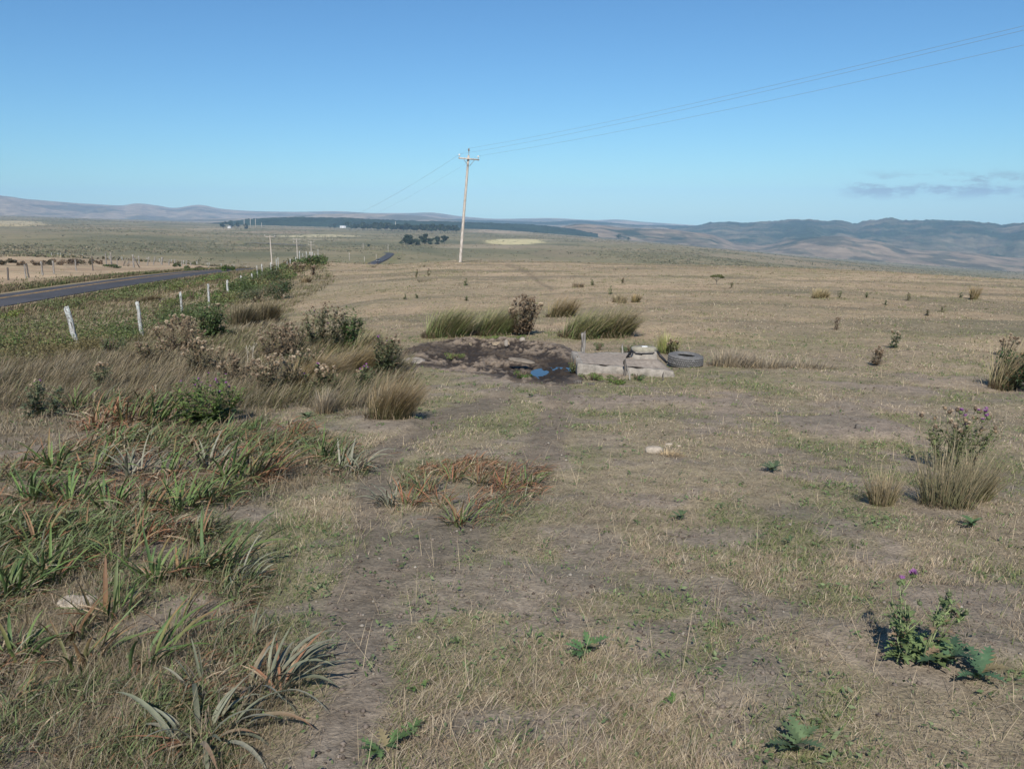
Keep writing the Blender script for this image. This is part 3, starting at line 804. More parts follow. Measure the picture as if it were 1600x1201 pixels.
# ---- the near fence along the roadside bank: (pixel column of the base, forward distance, radius, lean to the right)
NEAR_FENCE = [(121, 27.0, .105, -0.16, 1.30, "thick pale splintered fence post leaning left, nearest of the bank's row"),
              (222, 33.0, .082, -0.06, 1.32, "stout whitish lichened fence post, second along the roadside bank"),
              (285, 41.5, .075, -0.06, 1.20, "narrow whitish fence post, third along the roadside bank, leaning left"),
              (327, 47.0, .080, 0.0, 1.25, "upright whitish fence post, fourth along the roadside bank above a green shrub"),
              (356, 54.0, .080, -0.01, 0.95, "whitish fence post, fifth along the roadside bank"),
              (378, 60.0, .085, 0.0, 0.85, "short thick whitish fence post, sixth along the bank, in the brambles"),
              (394.5, 65.0, .08, 0.02, 0.75, None), (403, 68.0, .05, -0.02, 1.15, None), (410.5, 69.0, .07, 0.01, 1.2, None), (424, 72.0, .06, 0.0, 1.1, None), (432.5, 76.0, .045, 0.0, 1.25, None),
              (435.5, 77.0, .05, -0.04, 1.3, None), (449, 83.0, .06, 0.0, 0.7, None), (454, 84.5, .07, 0.0, 0.85, None), (463, 87.0, .07, 0.0, 0.9, None), (468.5, 90.0, .07, -0.05, 1.4, None),
              (474, 92.0, .05, 0.0, 1.1, None), (479.5, 88.0, .055, 0.02, 1.35, None), (485, 95.0, .06, 0.0, 1.2, None), (488.5, 97.0, .06, 0.0, 1.15, None), (492, 99.0, .05, 0.0, 1.0, None), (497.5, 97.0, .055, 0.03, 1.45, None)]
for i, (px, Y, r, lean, h, lab) in enumerate(NEAR_FENCE):
    p = at(px, Y)
    if lab is None: lab = "small distant pale fence post, %s along the roadside bank" % ORD[i]
    post("fence_post", lab, "fence post", "fence posts along the roadside bank", p, h, r * .86, M['lichen_wood'], (lean, 0.02), 300 + i, i * 0.7)

# ---- posts on the other side of the road: (pixel column, base row, height in pixels, half width px, lean px, kind)
FAR_POSTS = [(13, 438, 20, 1.5, 1, 'd'), (40.5, 435, 22, 1.2, 0, 'g'), (45, 434, 22, 1.3, -1.5, 'd'), (66.5, 430, 21, 1.5, 0, 'g'), (84.5, 428, 20, 1.5, 0, 'g'), (119, 423, 17, 1.1, 0, 'g'),
             (145.5, 423, 23, .9, 0, 'd'), (166.5, 415, 19, 1.1, 0, 'g'), (174.5, 415, 20, 1.2, 0, 'g'), (183.5, 414, 10, .7, 0, 'g'), (230, 415, 14, 1.0, 4, 'g'), (239.5, 414, 13, 1.0, 4, 'g'), (252.5, 414, 12, 1.5, 1.5, 'g'),
             (264, 414.5, 9, 1.0, 1.2, 'g'), (273.5, 413.5, 8, 1.3, 0, 'g'), (284, 416, 9, .9, 1, 'g'), (291, 415, 8, .9, 1, 'g'), (298, 415, 5, .8, 0, 'g'), (326, 419, 4, 1.0, 0, 'g')]
for i, (px, py, hp, hw, lp, kind) in enumerate(FAR_POSTS):
    p = P(px, py); s = mpp(p)
    lab = ("dark " if kind == 'd' else "grey ") + ("leaning " if abs(lp) > 2 else "") + ("tall " if hp > 18 else "short " if hp < 9 else "") + "fence post across the road, %s from the left" % ORD[i]
    post("field_post", lab, "fence post", "fence posts across the road", p, hp * s, max(hw * s, .05), M['dark_wood'] if kind == 'd' else M['grey_wood'], (lp / hp, 0), 400 + i)
# braced strainer post: a post with a diagonal strut, and its plain twin behind
p = P(209, 418); s = mpp(p)
bp_ = tag(empty("braced_post", p), "tall braced end post with a dark diagonal strut across the road", "fence post", "fence posts across the road")
g = Geo(); v, f = rough_post(np.random.default_rng(77), 20 * s, 1.4 * s); g.add(v, f, (.4, .4, .4)); g.build("upright", M['grey_wood'], bp_)
g = Geo(); v, f = tube([(1.2 * s, 0, 16.5 * s), (9.0 * s, 0, 0.0)], [0.75 * s, 0.75 * s], 6); g.add(v, f, (.1, .1, .1)); g.build("strut", M['dark_wood'], bp_)
post("field_post", "grey tall post just behind the braced end post across the road", "fence post", "fence posts across the road", P(217.5, 412), 14 * s, 1.2 * s, M['grey_wood'], (0, 0), 420)
# tangle of thin brush poles piled left of the braced post
g = Geo(); rng = np.random.default_rng(5)
p = P(196, 416); s = mpp(p)
for k in range(9):
    a = rng.uniform(-8, 6) * s; h = rng.uniform(7, 15) * s; l = rng.uniform(2, 9) * s
    v, f = tube([(a, rng.uniform(-.3, .3), -0.1), (a + l * .6, rng.uniform(-.3, .3), h * .7), (a + l, 0, h)], [0.35 * s, .3 * s, .18 * s], 5); g.add(v, f, (.2, .2, .2))
tag(g.build("brush_pile", M['grey_wood'], loc=p), "leaning tangle of bare grey poles beside the braced post", "brushwood")
# faint fence along the far edge of the grazed field
FAINT = [(81, 386, 6), (91, 386, 5), (95, 386, 7), (110, 387.5, 4), (129, 388, 4), (171, 392, 6), (191, 391, 3), (210, 394, 4), (230, 396, 3), (249.5, 399.5, 7), (268, 400.5, 4), (287, 400, 4), (308, 402, 4), (324, 403, 4), (327, 404, 4), (346, 408, 5), (363, 409, 7), (366, 405, 4), (385, 411, 6)]
for i, (px, py, hp) in enumerate(FAINT):
    Y = 258.0 + (px - 200) * 0.06
    p = at(px, Y)
    post("field_post", "tiny pale fence post at the grazed field's far edge, %s from the left" % ORD[i], "fence post", "faint far posts beyond the grazed field", p, max(1.1, hp * 0.165), .10, M['lichen_wood'], (0.03 * ((i % 3) - 1), 0), 450 + i)

# ---- utility poles
def crossarm_pole(p, h, r, lean, arm_w, label, yaw, arms=1, seed=0, lean_y=0.0):
    root = tag(empty("utility_pole", p, 0), label, "utility pole", "wooden utility poles beside the road")
    zs = np.linspace(-1.2, h, 14)
    rng = np.random.default_rng(seed)
    cx = lean * zs + 0.02 * r * np.cumsum(rng.normal(size=14)); cy = lean_y * zs
    g = Geo(); v, f = tube(np.column_stack([cx, cy, zs]), r * np.linspace(1.0, 0.66, 14), 12); g.add(v, f, (.4, .4, .4))
    g.build("pole_shaft", M['pole_wood'], root, smooth_shade=True)
    ca, sa = math.cos(yaw), math.sin(yaw)
    ends = []
    for a in range(arms):
        z0 = h - 0.32 - 1.0 * a; x0 = lean * z0
        def L2(u, w, z): return (x0 + u * ca - w * sa, lean_y * z0 + u * sa + w * ca, z)
        tilt = -0.06
        g = Geo(); v, f = box(0, 0, 0, arm_w, 0.10, 0.125)
        v = np.array([L2(q[0], q[1] - r - 0.02, z0 + q[2] + q[0] * tilt) for q in v]); g.add(v, f, (.4, .4, .4)); g.build("crossarm", M['pole_wood'], root)
        for sgn in (-1, 1):
            g = Geo(); v, f = tube([L2(sgn * arm_w * 0.27, -r - 0.08, z0 - 0.05 + sgn * arm_w * .27 * tilt), L2(sgn * 0.06, -r - 0.03, z0 - 0.62)], [0.022, 0.022], 5); g.add(v, f, (.2, .2, .2)); g.build("brace", M['iron'], root)
            u = sgn * (arm_w / 2 - 0.07); zz = z0 + 0.06 + u * tilt
            g = Geo()
            v, f = tube([L2(u, -r - 0.02, zz), L2(u, -r - 0.02, zz + 0.13), L2(u, -r - 0.02, zz + 0.16), L2(u, -r - 0.02, zz + 0.24), L2(u, -r - 0.02, zz + 0.30)], [0.02, 0.02, 0.075, 0.085, 0.04], 8); g.add(v, f, (.7, .7, .7))
            g.build("insulator", M['porcelain'], root)
            if a == 0: ends.append(Vector(L2(u, -r - 0.02, zz + 0.28)) + Vector(p))
    xt = lean * h
    g = Geo(); v, f = tube([(xt, 0, h - 0.25), (xt + .02, 0, h + 0.35)], [0.035, 0.03], 6); g.add(v, f, (.2, .2, .2)); v, f = tube([(xt + .02, 0, h + 0.35), (xt + .025, 0, h + 0.43), (xt + .03, 0, h + 0.62)], [0.05, 0.085, 0.05], 8); g.add(v, f, (.6, .6, .6))
    g.build("pole_pin", M['grey_wood'], root)
    ends.insert(1, Vector((xt + .03, 0, h + 0.62)) + Vector(p))
    return root, ends
pm = at(719, 80.0)
LINE_YAW = math.atan2(-110.0, 48.6) + math.pi / 2
h_main = (project(*pm)[1] - 250.0) * mpp(pm) + 0.1
main_pole, EM = crossarm_pole(pm, h_main, 0.15, 0.092, 1.95, "tall leaning wooden utility pole standing alone in the middle of the field", LINE_YAW * 0.9, 1, 3)
def far_pole(px, ytop, Y, label, arms=1, lean=-0.02, r=0.17):
    p = at(px, Y); d = pix_dir(px, ytop)
    top = EYE + d[2] / d[1] * Y
    return crossarm_pole(p, max(top - p[2], 5.0) - 0.5, r, lean, 2.3, label, 0.35, arms, int(px))
p2, E2 = far_pole(426, 364, 190.0, "pale utility pole with one crossarm behind the bank's fence")
far_pole(466, 370, 285.0, "utility pole with two crossarms above the end of the bank", 2, 0.0, .2)
far_pole(487, 375, 330.0, "utility pole with two crossarms, farther right above the bramble end", 2, 0.02, .2)
def stub_pole(px, ybase, hp, label):
    p = P(px, ybase); s = mpp(p)
    g = Geo(); v, f = tube([(0, 0, -1), (0, 0, hp * s * .5), (0.02 * hp * s, 0, hp * s)], [0.45 * s, 0.4 * s, 0.33 * s], 6); g.add(v, f, (.4, .4, .4))
    tag(g.build("utility_pole", M['pole_wood'], loc=p), label, "utility pole", "tiny distant utility poles on the plain")
for i, (px, yb, hp) in enumerate([(546, 408, 13), (569.5, 412, 11), (567.5, 390, 10), (588, 405, 8), (606.5, 394, 12), (382, 357, 14), (391.5, 356, 14), (399.5, 356, 14), (409, 356, 8), (618, 358, 12), (614.5, 361, 8)]):
    stub_pole(px, yb, hp, "tiny distant pale pole on the plain, " + ["left of the far road's end", "beside the near end of the far road", "left of the far road, set farther back", "close on the left side of the far road", "at the top of the far road", "left one of three by the dark plantation", "middle one of three by the dark plantation", "right one of three by the dark plantation", "short one right of the three by the plantation", "tall one among the shelterbelt trees", "short one before the shelterbelt trees"][i])

def wire(a, b, sag, label, r=0.0034):
    n = 60; t = np.linspace(0, 1, n)
    pts = np.array(a)[None] * (1 - t[:, None]) + np.array(b)[None] * t[:, None]
    pts[:, 2] -= 4 * sag * t * (1 - t)
    g = Geo(); v, f = tube(pts, r + 0.00001 * pts[:, 1].clip(0), 5); g.add(v, f, (.2, .2, .2))
    tag(g.build("power_line", M['wire'], smooth_shade=True), label, "power line", "overhead lines strung between the poles")
near_c = Vector((43.7, -30.0, 11.2))
la = Vector((math.cos(LINE_YAW), math.sin(LINE_YAW), 0)) * 0.95
for e, o, lab in zip(EM, (-1, 0, 1), ("upper overhead wire running right from the pole's left insulator", "topmost overhead wire running right from the leaning pole's tip", "lower overhead wire running right from the pole's right insulator")):
    wire(e, near_c + la * o + Vector((0, 0, 0.15 if o == 0 else 0)), 1.3, lab, 0.0058)
for e, e2, lab in zip(EM, E2, ("overhead wire running left from the pole's left insulator", "highest overhead wire running left from the leaning pole's tip", "overhead wire running left from the pole's right insulator")):
    wire(e, e2, 2.6, lab)

# ---- trees on the plain
def make_tree(name, label, cat, group, p, h, w, seed, lobes=None, n=900, col=(0.045, 0.065, 0.038), flat_top=False, trunk_h=0.25, leaf=None):
    rng = np.random.default_rng(seed)
    root = tag(empty(name, p), label, cat, group)
    g = Geo()
    v, f = tube([(0, 0, -0.4), (0.02 * h, 0, h * 0.3), (0.0, 0.02 * h, h * 0.6)], [h * 0.035, h * 0.025, h * 0.012], 7); g.add(v, f, (.1, .08, .06))
    for k in range(5):
        a = rng.uniform(0, 6.28); v, f = tube([(0, 0, h * rng.uniform(.2, .45)), (math.cos(a) * w * .2, math.sin(a) * w * .2, h * rng.uniform(.45, .6)), (math.cos(a) * w * .38, math.sin(a) * w * .38, h * rng.uniform(.6, .8))], [h * .018, h * .012, h * .005], 5); g.add(v, f, (.1, .08, .06))
    g.build("trunk", M['dark_wood'], root)
    if lobes is None:
        lobes = []
        for k in range(11):
            a = rng.uniform(0, 6.28); rr = rng.uniform(0, 0.34) * w
            zz = rng.uniform(trunk_h + .1, 0.85)
            rr *= math.sin(math.pi * min(1, max(0.1, zz))) ** 0.5 * 1.25
            lobes.append((rr * math.cos(a), rr * math.sin(a), zz * h, rng.uniform(.14, .24) * w, rng.uniform(.10, .17) * h))
    g = Geo()
    L_ = np.array(lobes); k = rng.integers(0, len(L_), n)
    d = rng.normal(size=(n, 3)); d /= np.linalg.norm(d, axis=1)[:, None]
    d *= (rng.random(n) ** 0.4)[:, None]
    c = L_[k, :3] + d * np.column_stack([L_[k, 3], L_[k, 3], L_[k, 4]])
    shade = (0.6 + 0.8 * rng.random(len(L_)))[k] * (0.75 + 0.5 * rng.random(n))
    leaf_quads(g, rng, c, (leaf or 0.055 * h) * (0.6 + 0.8 * rng.random(n)), np.array(col)[None] * shade[:, None])
    g.build("crown", M['tree'], root)
    return root
TREES = [(634, 382, 16, 17, "dark cypress tree at the left end of the grove beside the far road"), (641, 382, 19, 12, "tallest peaked cypress in the left half of the grove"), (652, 383, 11, 16, "low dark cypress filling the middle of the grove"), (664, 382, 18, 13, "rounded cypress with a bumpy top in the grove's right half"),
         (672, 382, 13, 12, "low dark cypress just right of the grove's middle"), (684, 382, 13, 11, "cypress at the right of the grove, before a gap"), (694.5, 381, 14, 10, "cypress with an open crown at the grove's right end")]
for i, (px, py, hp, wp, lab) in enumerate(TREES):
    p = P(px, py); s = mpp(p)
    make_tree("cypress_tree", lab, "tree", "cypress grove beside the far road", p, hp * s, wp * s * 1.35, 500 + i, n=1900, trunk_h=0.02)
for i, (px, py, hp, wp, lab) in enumerate([(349.5, 357, 12, 10, "round dark tree left of the white farm cottage"), (362, 355, 11, 13, "spreading dark tree behind the white farm cottage"), (371, 356, 10, 11, "dark tree right of the white farm cottage"), (386, 358, 9, 10, "isolated squat dark tree at the right of the cottage trees"),
                                           (523, 357, 8, 9, "small dark tree left of the white farmhouse"), (516, 356, 5, 8, "low dark tree at the plantation's foot left of the farmhouse"), (1345, 404, 9, 38, "wide low dark grove-like tree clump on the right of the plain"), (966, 374, 9, 18, "flat dark tree clump before the tan foothills"), (982, 376, 6, 10, "low dark tree beside the clump before the foothills"),
                                           (576, 386, 5, 7, "small round dark bush beside the far road")]):
    p = P(px, py); s = mpp(p)
    make_tree("dark_tree", lab, "tree", "scattered dark trees on the plain", p, hp * s, wp * s, 540 + i, n=900, trunk_h=0.08)
# shelterbelt row with pale trunks
proto = None
rng = np.random.default_rng(12)
SB = []
for k in range(34):
    px = 545 + k * 5.1 + rng.uniform(-1.5, 1.5)
    SB.append((px, np.interp(px, [545, 600, 660, 720], [358.6, 361.2, 363.4, 364.2]), rng.uniform(0.8, 1.2)))
for k, (px, py, sc) in enumerate(SB):
    p = P(px, py); s = mpp(p)
    if k < 4:
        t = make_tree("shelterbelt_tree", "small dark tree standing in the far shelterbelt row below the plantation", "tree", "shelterbelt trees below the plantation", p, 10.5 * s, 11.0 * s, 600 + k, n=560, trunk_h=0.25, leaf=1.2 * s)
        for ch in t.children:
            if ch.name.startswith("trunk"): ch.data.materials[0] = M['grey_wood']
        t.scale = (1, 1, sc)
        proto = (proto or []) + [t]
    else:
        src = proto[k % 4]; t = src.copy(); COL.objects.link(t); t.location = p; t.scale = (1, 1, sc); t.rotation_euler = (0, 0, k * 1.3)
        for ch in src.children:
            c2 = ch.copy(); COL.objects.link(c2); c2.parent = t
# little flat-topped tree alone on the field
p = P(1119, 445); s = mpp(p)
make_tree("wind_bent_tree", "small green flat-topped bush tree alone on the open field", "tree", None, p, 17 * s, 24 * s, 640, lobes=[(-6 * s, 0, 13 * s, 5 * s, 1.6 * s), (0, 0, 14 * s, 6 * s, 2.2 * s), (6 * s, .2, 13.5 * s, 5 * s, 3 * s), (9 * s, 0, 11.5 * s, 4 * s, 1.5 * s)], n=420, col=(0.10, 0.115, 0.045), leaf=1.1 * s)

# ---- farm buildings, far away
def house(p, w, d, h, label, s, rz):
    root = tag(empty("farmhouse", p, rz), label, "house", None)
    g = Geo(); g.add(*box(0, 0, h * .3, w, d, h * .6), (.8, .8, .8)); g.build("wall", M['white_paint'], root)
    g = Geo(); v = np.array([(-w * .53, -d * .55, h * .6), (w * .53, -d * .55, h * .6), (w * .53, d * .55, h * .6), (-w * .53, d * .55, h * .6), (-w * .53, 0, h), (w * .53, 0, h)])
    g.add(v, [np.array([(0, 1, 5, 4), (2, 3, 4, 5), (3, 2, 1, 0)]), np.array([(0, 4, 3), (1, 2, 5)])], (.7, .7, .7)); g.build("roof", M['roof'], root)
    for k in (-.25, .22):
        g = Geo(); g.add(*box(k * w, -d / 2 - .03, h * .33, w * .12, .1, h * .2), (.05, .05, .05)); g.build("window", M['glass'], root)
p = P(536, 356.5); s = mpp(p); house(p, 9 * s, 5 * s, 4.0 * s, "long low white farmhouse in front of the dark plantation", s, 0.1)
p = P(358.5, 357); s = mpp(p); house(p, 5 * s, 4 * s, 4.0 * s, "small white farm cottage among dark trees at the left", s, -0.2)
p = P(153.5, 341.5); s = mpp(p); house(p, 4.5 * s, 3 * s, 2.4 * s, "tiny white building on the pale rise at the far left", s, 0.1)

# ---- a small dark car far down the road
p = P(595, 410.5)
i_ = int(np.argmin(np.hypot(RPT[:, 0] - p[0] - 1.4, RPT[:, 1] - p[1])))
rp = RPT[i_]; dv = RPT[i_ + 1] - RPT[i_ - 1]; rz = math.atan2(-dv[0], dv[1])
car = tag(empty("distant_car", (rp[0] + 1.2, rp[1], EYE - rp[2] + 0.05 + np.clip((rp[1] - 150) / 300, 0, 1) * .35), rz), "tiny dark car coming up the far stretch of road", "car")
g = Geo()
sec = [(-2.1, .35, .95, .75), (-2.0, .35, 1.0, .9), (-0.9, .3, 1.0, .9), (.9, .3, 1.0, .92), (2.0, .35, .95, .92), (2.15, .4, .9, .85)]
vv = []
for y0, z0, z1, hw in sec: vv += [(-hw, y0, z0), (hw, y0, z0), (hw * .97, y0, z1 * .95), (-hw * .97, y0, z1 * .95)]
q = [(0, 3, 2, 1), (20, 21, 22, 23)]
for k in range(5): q += [(4 * k + a, 4 * k + (a + 1) % 4, 4 * k + 4 + (a + 1) % 4, 4 * k + 4 + a) for a in range(4)]
g.add(vv, [np.array(q)], (.05, .05, .05))
cab = [(-1.0, .88), (-.5, .72), (1.1, .72), (1.75, .85)]
vv = [(-.85, -1.0, .92), (.85, -1.0, .92), (.85, 1.8, .92), (-.85, 1.8, .92), (-.66, -.45, 1.5), (.66, -.45, 1.5), (.66, 1.2, 1.5), (-.66, 1.2, 1.5)]
g.add(vv, [np.array([(4, 5, 6, 7), (0, 1, 5, 4), (1, 2, 6, 5), (2, 3, 7, 6), (3, 0, 4, 7)])], (.05, .05, .05))
g.build("body", M['car'], car)
for sx in (-1, 1):
    g = Geo(); g.add(*box(sx * .6, -2.17, .72, .34, .1, .18), (.7, .7, .7)); g.build("headlight", M['lamp'], car)
    for sy in (-1.3, 1.35):
        g = Geo(); v, f = tube([(sx * .78, sy, .33), (sx * .95, sy, .33)], [.33, .33], 12); g.add(v, f, (.05, .05, .05)); g.build("wheel", M['rubber'], car)

# ================================================================== the wet hollow
mud_mat, nd, ln, pr = new_mat("trodden_mud")
at_ = N(nd, "ShaderNodeAttribute", attribute_name="Col")
pos = N(nd, "ShaderNodeNewGeometry").outputs["Position"]
nz = noise_node(nd, ln, pos, 22, 5, 0.65)
ln.new(mixrgb(nd, ln, 1.0, at_.outputs["Color"], ramp_node(nd, ln, nz.outputs["Fac"], [(0.3, 0.65), (0.7, 1.35)]).outputs[0], 'MULTIPLY'), pr.inputs["Base Color"])
pr.inputs["Roughness"].default_value = 0.8; pr.inputs["Specular IOR Level"].default_value = 0.25
bp = nd.new("ShaderNodeBump"); bp.inputs["Strength"].default_value = 0.8; bp.inputs["Distance"].default_value = 0.02
ln.new(nz.outputs["Fac"], bp.inputs["Height"]); ln.new(bp.outputs[0], pr.inputs["Normal"])

mud_pts = np.array([P(a, b)[:2] for a, b in MUD_POLY])
x0, y0 = mud_pts.min(0) - 0.6; x1, y1 = mud_pts.max(0) + 0.6
gx = np.arange(x0, x1, 0.035); gy = np.arange(y0, y1, 0.05)
X, Y = np.meshgrid(gx, gy); X, Y = X.ravel(), Y.ravel()
Z0 = ground(X, Y)
PX, PY = project(X, Y, Z0)
dist_in = np.full(X.shape, 1e9)
for a, b in zip(mud_pts, np.roll(mud_pts, -1, axis=0)):
    d = b - a; t = np.clip(((X - a[0]) * d[0] + (Y - a[1]) * d[1]) / (d @ d), 0, 1)
    dist_in = np.minimum(dist_in, np.hypot(X - a[0] - t * d[0], Y - a[1] - t * d[1]))
inside = in_poly(X, Y, mud_pts)
sd = np.where(inside, dist_in, -dist_in) + 0.35 * (fbm(X / 0.7, Y / 0.7, 201, 4) - 0.5)
lump = 0.70 * fbm(X / 0.10, Y / 0.15, 205, 4) + 0.30 * fbm(X / 0.5, Y / 0.6, 206, 3)
lump2 = fbm(X / 0.9, Y / 0.9, 207, 3)
pud = np.hypot((PX - 866) / 42, (PY - 583) / 13)           # the pool beside the trough
pud2 = np.hypot((PX - 768) / 14, (PY - 576) / 4)
wet = np.clip(np.maximum(1 - smooth(0.6, 1.5, pud), 0.7 * (1 - smooth(.5, 1.4, pud2))), 0, 1)
rel = 0.02 + 0.22 * np.clip(lump - 0.42, 0, 1) ** 0.9 * (0.4 + lump2) + 0.12 * np.clip(fbm(X / .09, Y / .11, 209, 3) - .5, 0, 1) - 0.05 * (1 - lump2)
rel = rel * (1 - 0.25 * wet) - 0.02 * wet + wet * .22 * np.clip(fbm(X / .18, Y / .34, 213, 3) - .5, 0, 1)
ZM = Z0 + np.where(sd > 0, rel * smooth(0, 0.35, sd) + 0.012 - 0.075 * smooth(0.25, 1.0, sd), -0.25 * smooth(0, 0.15, -sd) + 0.012)
dry = np.clip(smooth(0.49, 0.63, lump + 0.35 * (lump2 - 0.5)) + smooth(0.5, 0.0, sd) * 0.35, 0, 1)
rows = np.clip(1 - np.abs(PY - np.interp(PX, [630, 700, 780, 860, 900], [549, 545, 552, 566, 574])) / np.interp(PX, [630, 780, 900], [10, 14, 14]), 0, 1)
dry = dry * (1 - 0.75 * smooth(0.1, 0.8, rows))
cm = mixc((0.036, 0.027, 0.020), (0.215, 0.170, 0.125), dry)
cm = mixc(cm, (0.026, 0.020, 0.015), wet * 0.9)
nx, ny = len(gx), len(gy)
i = np.arange(ny - 1)[:, None] * nx; k = np.arange(nx - 1)[None]
q = np.stack([i + k, i + k + 1, i + nx + k + 1, i + nx + k], -1).reshape(-1, 4)
q = q[(sd[q] > -0.2).any(1)]
g = Geo(); g.add(np.column_stack([X, Y, ZM]), [q], cm)
tag(g.build("mud", mud_mat, smooth_shade=True), "dark trodden mud of the wet hollow", "mud", kind='structure')
water_mat, nd, ln, pr = new_mat("still_water")
pr.inputs["Base Color"].default_value = (0.018, 0.02, 0.022, 1); pr.inputs["Roughness"].default_value = 0.03; pr.inputs["IOR"].default_value = 1.33
pr.inputs["Specular IOR Level"].default_value = 0.9
pw = P(866, 585)
wx, wy = np.meshgrid(np.linspace(pw[0] - .75, pw[0] + .62, 12), np.linspace(pw[1] - 1.1, pw[1] + 1.5, 12))
sel = pud < 0.8
wz = float(np.quantile(ZM[sel], 0.40))
g = Geo(); i = np.arange(11)[:, None] * 12; k = np.arange(11)[None]
# the water lies level; the mud's lumps stand out of it, and its rim is where mud and water meet
A = np.linspace(0, 2 * math.pi, 48, endpoint=False)
rimx = pw[0] + 0.12 + 0.50 * np.cos(A) * (1 + 0.15 * np.sin(3 * A)); rimy = pw[1] + 0.1 + 0.90 * np.sin(A) * (1 + 0.1 * np.cos(2 * A))
v = np.column_stack([np.append(rimx, pw[0] + .12), np.append(rimy, pw[1] + .1), np.full(49, wz)])
g.add(v, [np.array([(a, (a + 1) % 48, 48) for a in range(48)])], (.02, .02, .02))
tag(g.build("water", water_mat), "small blue reflecting pool in the mud beside the concrete trough", "water", kind='structure')

def slab_rock(label, px, py, wp, hp, seed, mat, name="flat_rock", tilt=(0, 0), depth=0.6, lift=0.0, rz=0.0, group=None):
    """a weathered flat stone: an uneven rounded block"""
    p = P(px, py); s = mpp(p)
    rng = np.random.default_rng(seed)
    nu, nv = 22, 9
    g = Geo(); vs = []
    for i in range(nv):
        ph = math.pi * i / (nv - 1)
        for j in range(nu):
            th = 2 * math.pi * j / nu
            sx = np.sign(math.cos(th)) * abs(math.cos(th)) ** 0.75 * math.sin(ph) ** 0.6; sy = np.sign(math.sin(th)) * abs(math.sin(th)) ** 0.75 * math.sin(ph) ** 0.6; sz = np.sign(math.cos(ph)) * abs(math.cos(ph)) ** 0.7
            k = 1 + 0.28 * (float(vnoise(np.array([math.cos(th) * 1.6 + seed]), np.array([math.sin(th) * 1.6 + ph]), seed)[0]) - .5)
            vs.append((sx * wp * s / 2 * k, sy * wp * s / 2 * depth * k, sz * hp * s / 2 * k))
    i = np.arange(nv - 1)[:, None] * nu; j = np.arange(nu)[None]; j2 = (j + 1) % nu
    q = np.stack([i + j, i + nu + j, i + nu + j2, i + j2], -1).reshape(-1, 4)
    g.add(np.array(vs), [q], (.4, .4, .4))
    o = g.build(name, mat, loc=(p[0], p[1], p[2] + hp * s * 0.25 + lift), smooth_shade=True)
    o.rotation_euler = (tilt[0], tilt[1], rz)
    return tag(o, label, "rock" if 'rock' in name or 'stone' in name else "debris", group)
slab_rock("flat grey slab of stone lying at the left edge of the mud", 646, 568, 34, 9, 1, M['stone'], depth=0.9, rz=-0.2, tilt=(0.15, 0.08))
slab_rock("tilted flat slab of stone propped over grass beside the pool", 816, 573, 44, 5, 2, M['slab'], depth=0.4, lift=0.10, tilt=(0.12, 0.16), rz=-0.1)
slab_rock("small upright pointed stone at the back of the mud", 791, 539, 6, 11, 3, M['stone'], name="pointed_stone")
slab_rock("dim squat stone right of the pointed one behind the mud", 816, 533, 9, 8, 7, M['stone'], name="squat_stone")
slab_rock("pale scrap of stone by the rushes left of the mud", 666, 527, 8, 4, 4, M['bone'], name="pale_stone")
slab_rock("dark brown clod of dung on the grass below the pool", 902, 599, 14, 7, 5, M['dark_wood'], name="dung_clod")
slab_rock("flatter brown clod of dung right of the dark one below the pool", 923, 601, 13, 4, 6, M['dark_wood'], name="dung_clod")

# ---- the concrete trough
TA = P(903, 588)
s_t = mpp(TA)
Ht, Lx, Ly = 21 * s_t, 150 * s_t, 1.30
yaw_t = 0.02
trough = tag(empty("concrete_trough", TA, yaw_t), "low old concrete trough filled with dry earth beside the tyre", "trough")
def worn_wall(x0, x1, y0, y1, h0, h1, seed):
    """a wall with an eroded top: a grid box with noise on its faces"""
    n = max(8, int(abs(x1 - x0) / 0.025) + 2); m_ = max(4, int(abs(y1 - y0) / 0.04) + 2)
    xs, ys = np.linspace(x0, x1, n), np.linspace(y0, y1, m_)
    XX, YY = np.meshgrid(xs, ys)
    hh = h0 + (h1 - h0) * (XX - 0) / Lx - 0.05 * np.clip(fbm(XX / .33, YY / .5, seed + 4, 4) - .5, 0, 1) * 2 + 0.02 * (fbm(XX / .12, YY / .12, seed, 3) - .5)
    top = np.stack([XX, YY, hh], -1)
    v = [top.reshape(-1, 3)]; fs = []
    i = np.arange(m_ - 1)[:, None] * n; k = np.arange(n - 1)[None]
    fs.append(np.stack([i + k, i + k + 1, i + n + k + 1, i + n + k], -1).reshape(-1, 4))
    rim = np.concatenate([np.arange(n), (np.arange(1, m_) * n + n - 1), ((m_ - 1) * n + np.arange(n - 2, -1, -1)), (np.arange(m_ - 2, 0, -1) * n)])
    tv = top.reshape(-1, 3)[rim]; nr = len(rim); off = n * m_
    lay = 5
    for j in range(1, lay + 1):
        b = tv.copy(); b[:, 2] = tv[:, 2] + (-0.30 - tv[:, 2]) * j / lay
        b[:, :2] += 0.045 * (np.column_stack([vnoise(b[:, 0] / .07 + j, b[:, 2] / .07, seed + 1), vnoise(b[:, 0] / .07, b[:, 1] / .07 + j * 3, seed + 2)]) - .5)
        v.append(b)
    prev = rim
    for j in range(lay):
        cur = off + j * nr + np.arange(nr)
        fs.append(np.stack([prev, cur, np.roll(cur, -1), np.roll(prev, -1)], -1)); prev = cur
    return np.concatenate(v), fs
T = 0.10
g = Geo()
for a in ((0, Lx, 0, T, Ht, Ht * .42, 1), (0, T, T + .003, Ly - T - .003, Ht, Ht, 2), (0, Lx * .8, Ly - T, Ly, Ht * .98, Ht * .8, 3)):
    v, fs = worn_wall(*a); g.add(v, fs, (.4, .4, .4))
g.build("wall", M['concrete'], trough)
n, m_ = 46, 26
